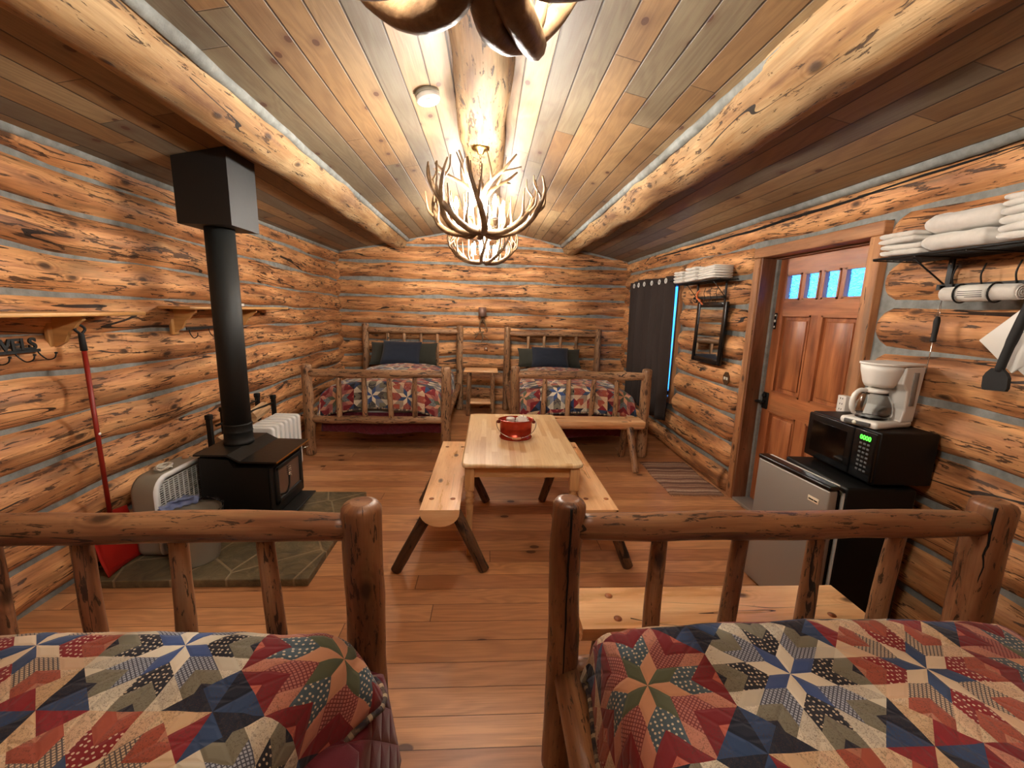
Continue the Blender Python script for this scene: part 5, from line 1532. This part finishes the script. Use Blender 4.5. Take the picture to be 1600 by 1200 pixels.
def microwave():
    root = thing('microwave', 'black microwave with green clock on top of the refrigerator', 'microwave', (2.165, 2.165, .857), -R(3))
    b_ = MB(); b_.rbox(-.14, .165, -.245, .245, .012, .293, .008); obj('casing', b_, M['black_matte'], root)
    d_ = MB(); d_.rbox(-.162, -.138, -.10, .243, .018, .288, .008); dr = obj('microwave_door', d_, M['black_plastic'], root)
    w_ = MB(); w_.box(-.1635, -.161, -.06, .20, .06, .245); obj('door_window', w_, plain('smoked_glass', '050505', .08), dr)
    p = MB(); p.rbox(-.162, -.138, -.243, -.103, .018, .288, .008); pn = obj('control_panel', p, M['black_plastic'], root)
    l = MB(); l.box(-.1632, -.1615, -.222, -.142, .232, .262); obj('display', l, plain('display_window', '04140a', .2), pn)
    Mx = Matrix.Translation((-.1642, -.182, .247)) @ Matrix.Rotation(-PI/2, 4, 'Z') @ Matrix.Rotation(PI/2, 4, 'X')
    text_mesh('clock_digits', '0000', .034, M['lcd'], pn, Mx, .0004, .0008, 'green clock digits')
    for r_ in range(7):
        for c_ in range(3):
            q = MB(); y = -.205+c_*.024; z = .215-r_*.024; q.rbox(-.1640, -.1612, y-.008, y+.008, z-.0055, z+.0055, .002); obj('key', q, plain('grey_key', '4e4e4e', .5) if 'grey_key' not in bpy.data.materials else bpy.data.materials['grey_key'], pn)
    for (x, y) in ((-.11, -.2), (.13, -.2), (-.11, .2), (.13, .2)):
        f_ = MB(); f_.lathe([(0, 0), (.014, 0), (.014, .014), (0, .014)], (x, y, 0), 10); obj('foot', f_, M['black_rubber'], root)
microwave()
def coffee():
    root = thing('coffee_maker', 'white drip coffee maker with glass carafe on the microwave', 'coffee maker', (2.145, 2.10, 1.151), R(14))
    W = .095
    b_ = MB()
    def sl(z0, z1, xa0, xb0, xa1, xb1, w0, w1, r=.03):
        pass
    b_.rbox(-.150, .125, -W, W, 0, .040, .016, seg=3)
    obj('base', b_, M['white_plastic'], root)
    c_ = MB()
    # rear column, widening to the top
    prof = [(.02, .03), (.125, .03), (.150, .33), (.0, .33), (-.01, .24), (.035, .20), (.04, .10)]
    c_.prism(prof, 1, -W, W); o = obj('water_tank', c_, M['white_plastic'], root); bv = o.modifiers.new('b', 'BEVEL'); bv.width = .008; bv.segments = 2
    f_ = MB(); f_.lathe([(.0, .215), (.060, .215), (.070, .235), (.086, .30), (.090, .335), (0, .335)], (-.035, 0, 0), 32, sy=1.02); obj('filter_basket', f_, M['white_plastic'], root)
    l = MB()
    out = []
    for k in range(13): a = R(90+180*k/12); out.append((-.035+.096*math.cos(a), .097*math.sin(a)))
    out += [(.150, -W-.002), (.150, W+.002)]
    l.prism(out, 2, .332, .345); o = obj('lid', l, M['white_plastic'], root); bv = o.modifiers.new('b', 'BEVEL'); bv.width = .004; bv.segments = 2
    pn = MB(); pn.rbox(-.159, -.148, -.065, .065, .009, .031, .004); pp = obj('switch_panel', pn, plain('grey_panel', '4a4a48', .4), root)
    s_ = MB(); s_.lathe([(0, 0), (.011, 0), (.010, .004), (0, .005)], (-.158, .01, .020), 14, M=Matrix.Rotation(-PI/2, 4, 'Y')); obj('power_button', s_, M['cream_paint'], pp)
    hp = MB(); hp.lathe([(0, .040), (.068, .040), (.070, .044), (0, .045)], (-.05, 0, 0), 28); obj('warming_plate', hp, M['black_plastic'], root)
    m_ = MB(); m_.box(-.125, -.105, -.012, .012, .312, .316); 
    w_ = MB(); w_.rbox(.06, .10, -W-.003, -W+.001, .12, .30, .002); obj('level_window', w_, plain('smoky_window', '8a8884', .3), root)
    r2 = thing('coffee_carafe', 'empty glass coffee carafe seated on the coffee maker', 'carafe', (2.145, 2.10, 1.151), R(14))
    g_ = MB(); g_.lathe([(0, .047), (.066, .047), (.080, .060), (.084, .085), (.078, .125), (.058, .170), (.052, .185), (.050, .185), (.056, .168), (.0755, .124), (.0815, .085), (.0775, .062), (.065, .050), (0, .050)], (-.05, 0, 0), 32); obj('glass_pot', g_, M['carafe'], r2)
    k_ = MB(); k_.lathe([(.050, .183), (.055, .183), (.056, .193), (.050, .199), (.02, .208), (0, .209)], (-.05, 0, 0), 28)
    k_.lathe([(.0715, .098), (.0735, .098), (.0735, .106), (.0715, .106)], (-.05, 0, 0), 28) if False else None
    obj('carafe_lid', k_, M['white_plastic'], r2)
    hd = MB(); a = R(165); dx, dy = math.cos(a), math.sin(a)
    q = [(-.05+dx*d, dy*d, z) for d, z in ((.052, .190), (.085, .193), (.112, .170), (.122, .125), (.112, .08), (.098, .066))]
    hd.tube(curve(q, 4), [.012]*8+[.013]*8+[.010]*5, 10, cap=.4); obj('carafe_handle', hd, M['white_plastic'], r2)
coffee()

# ------------------------------------------------------------------ camera, daylight, view
cam_d = bpy.data.cameras.new('camera'); cam = bpy.data.objects.new('camera', cam_d); COL.objects.link(cam)
cam_d.sensor_width = 36; cam_d.lens = 647/1600*36; cam_d.clip_start = .02
pi_, ya, ro = R(-10.14), R(3.4), R(1.54)
cx_, sx_, cy_, sy_ = math.cos(pi_), math.sin(pi_), math.cos(ya), math.sin(ya)
fw = Vector((sy_*cx_, cy_*cx_, sx_)); rt_ = Vector((cy_, -sy_, 0)); up = rt_.cross(fw)
r2 = rt_*math.cos(ro)+up*math.sin(ro); u2 = up*math.cos(ro)-rt_*math.sin(ro)
m4 = Matrix.Identity(4)
for i in range(3): m4[i][0] = r2[i]; m4[i][1] = u2[i]; m4[i][2] = -fw[i]; m4[i][3] = (0, 0, 1.72)[i]
cam.matrix_world = m4
scene.camera = cam
scene.cycles.max_bounces = 6

wd = bpy.data.worlds.new('daylight'); scene.world = wd; wd.use_nodes = True
nt = wd.node_tree; bg = nt.nodes['Background']
tc = nt.nodes.new('ShaderNodeTexCoord'); sx_ = nt.nodes.new('ShaderNodeSeparateXYZ'); nt.links.new(tc.outputs['Generated'], sx_.inputs[0])
nz = nt.nodes.new('ShaderNodeTexNoise'); nz.inputs['Scale'].default_value = 9; nt.links.new(tc.outputs['Generated'], nz.inputs['Vector'])
q = S(nt, sx_.outputs[2])+(S(nt, nz.outputs[0])-.5)*.5
rp_ = nt.nodes.new('ShaderNodeValToRGB'); nt.links.new(q.k, rp_.inputs[0])
rp_.color_ramp.elements[0].position = 0.0; rp_.color_ramp.elements[0].color = (.015, .11, .42, 1)
rp_.color_ramp.elements[1].position = .22; rp_.color_ramp.elements[1].color = (.07, .30, 1.0, 1)
nt.links.new(rp_.outputs[0], bg.inputs[0]); bg.inputs[1].default_value = 3.2

vs_ = scene.view_settings
vs_.view_transform = 'Standard'; vs_.look = 'None'; vs_.gamma = 1; vs_.use_curve_mapping = False
vs_.exposure = 1.78
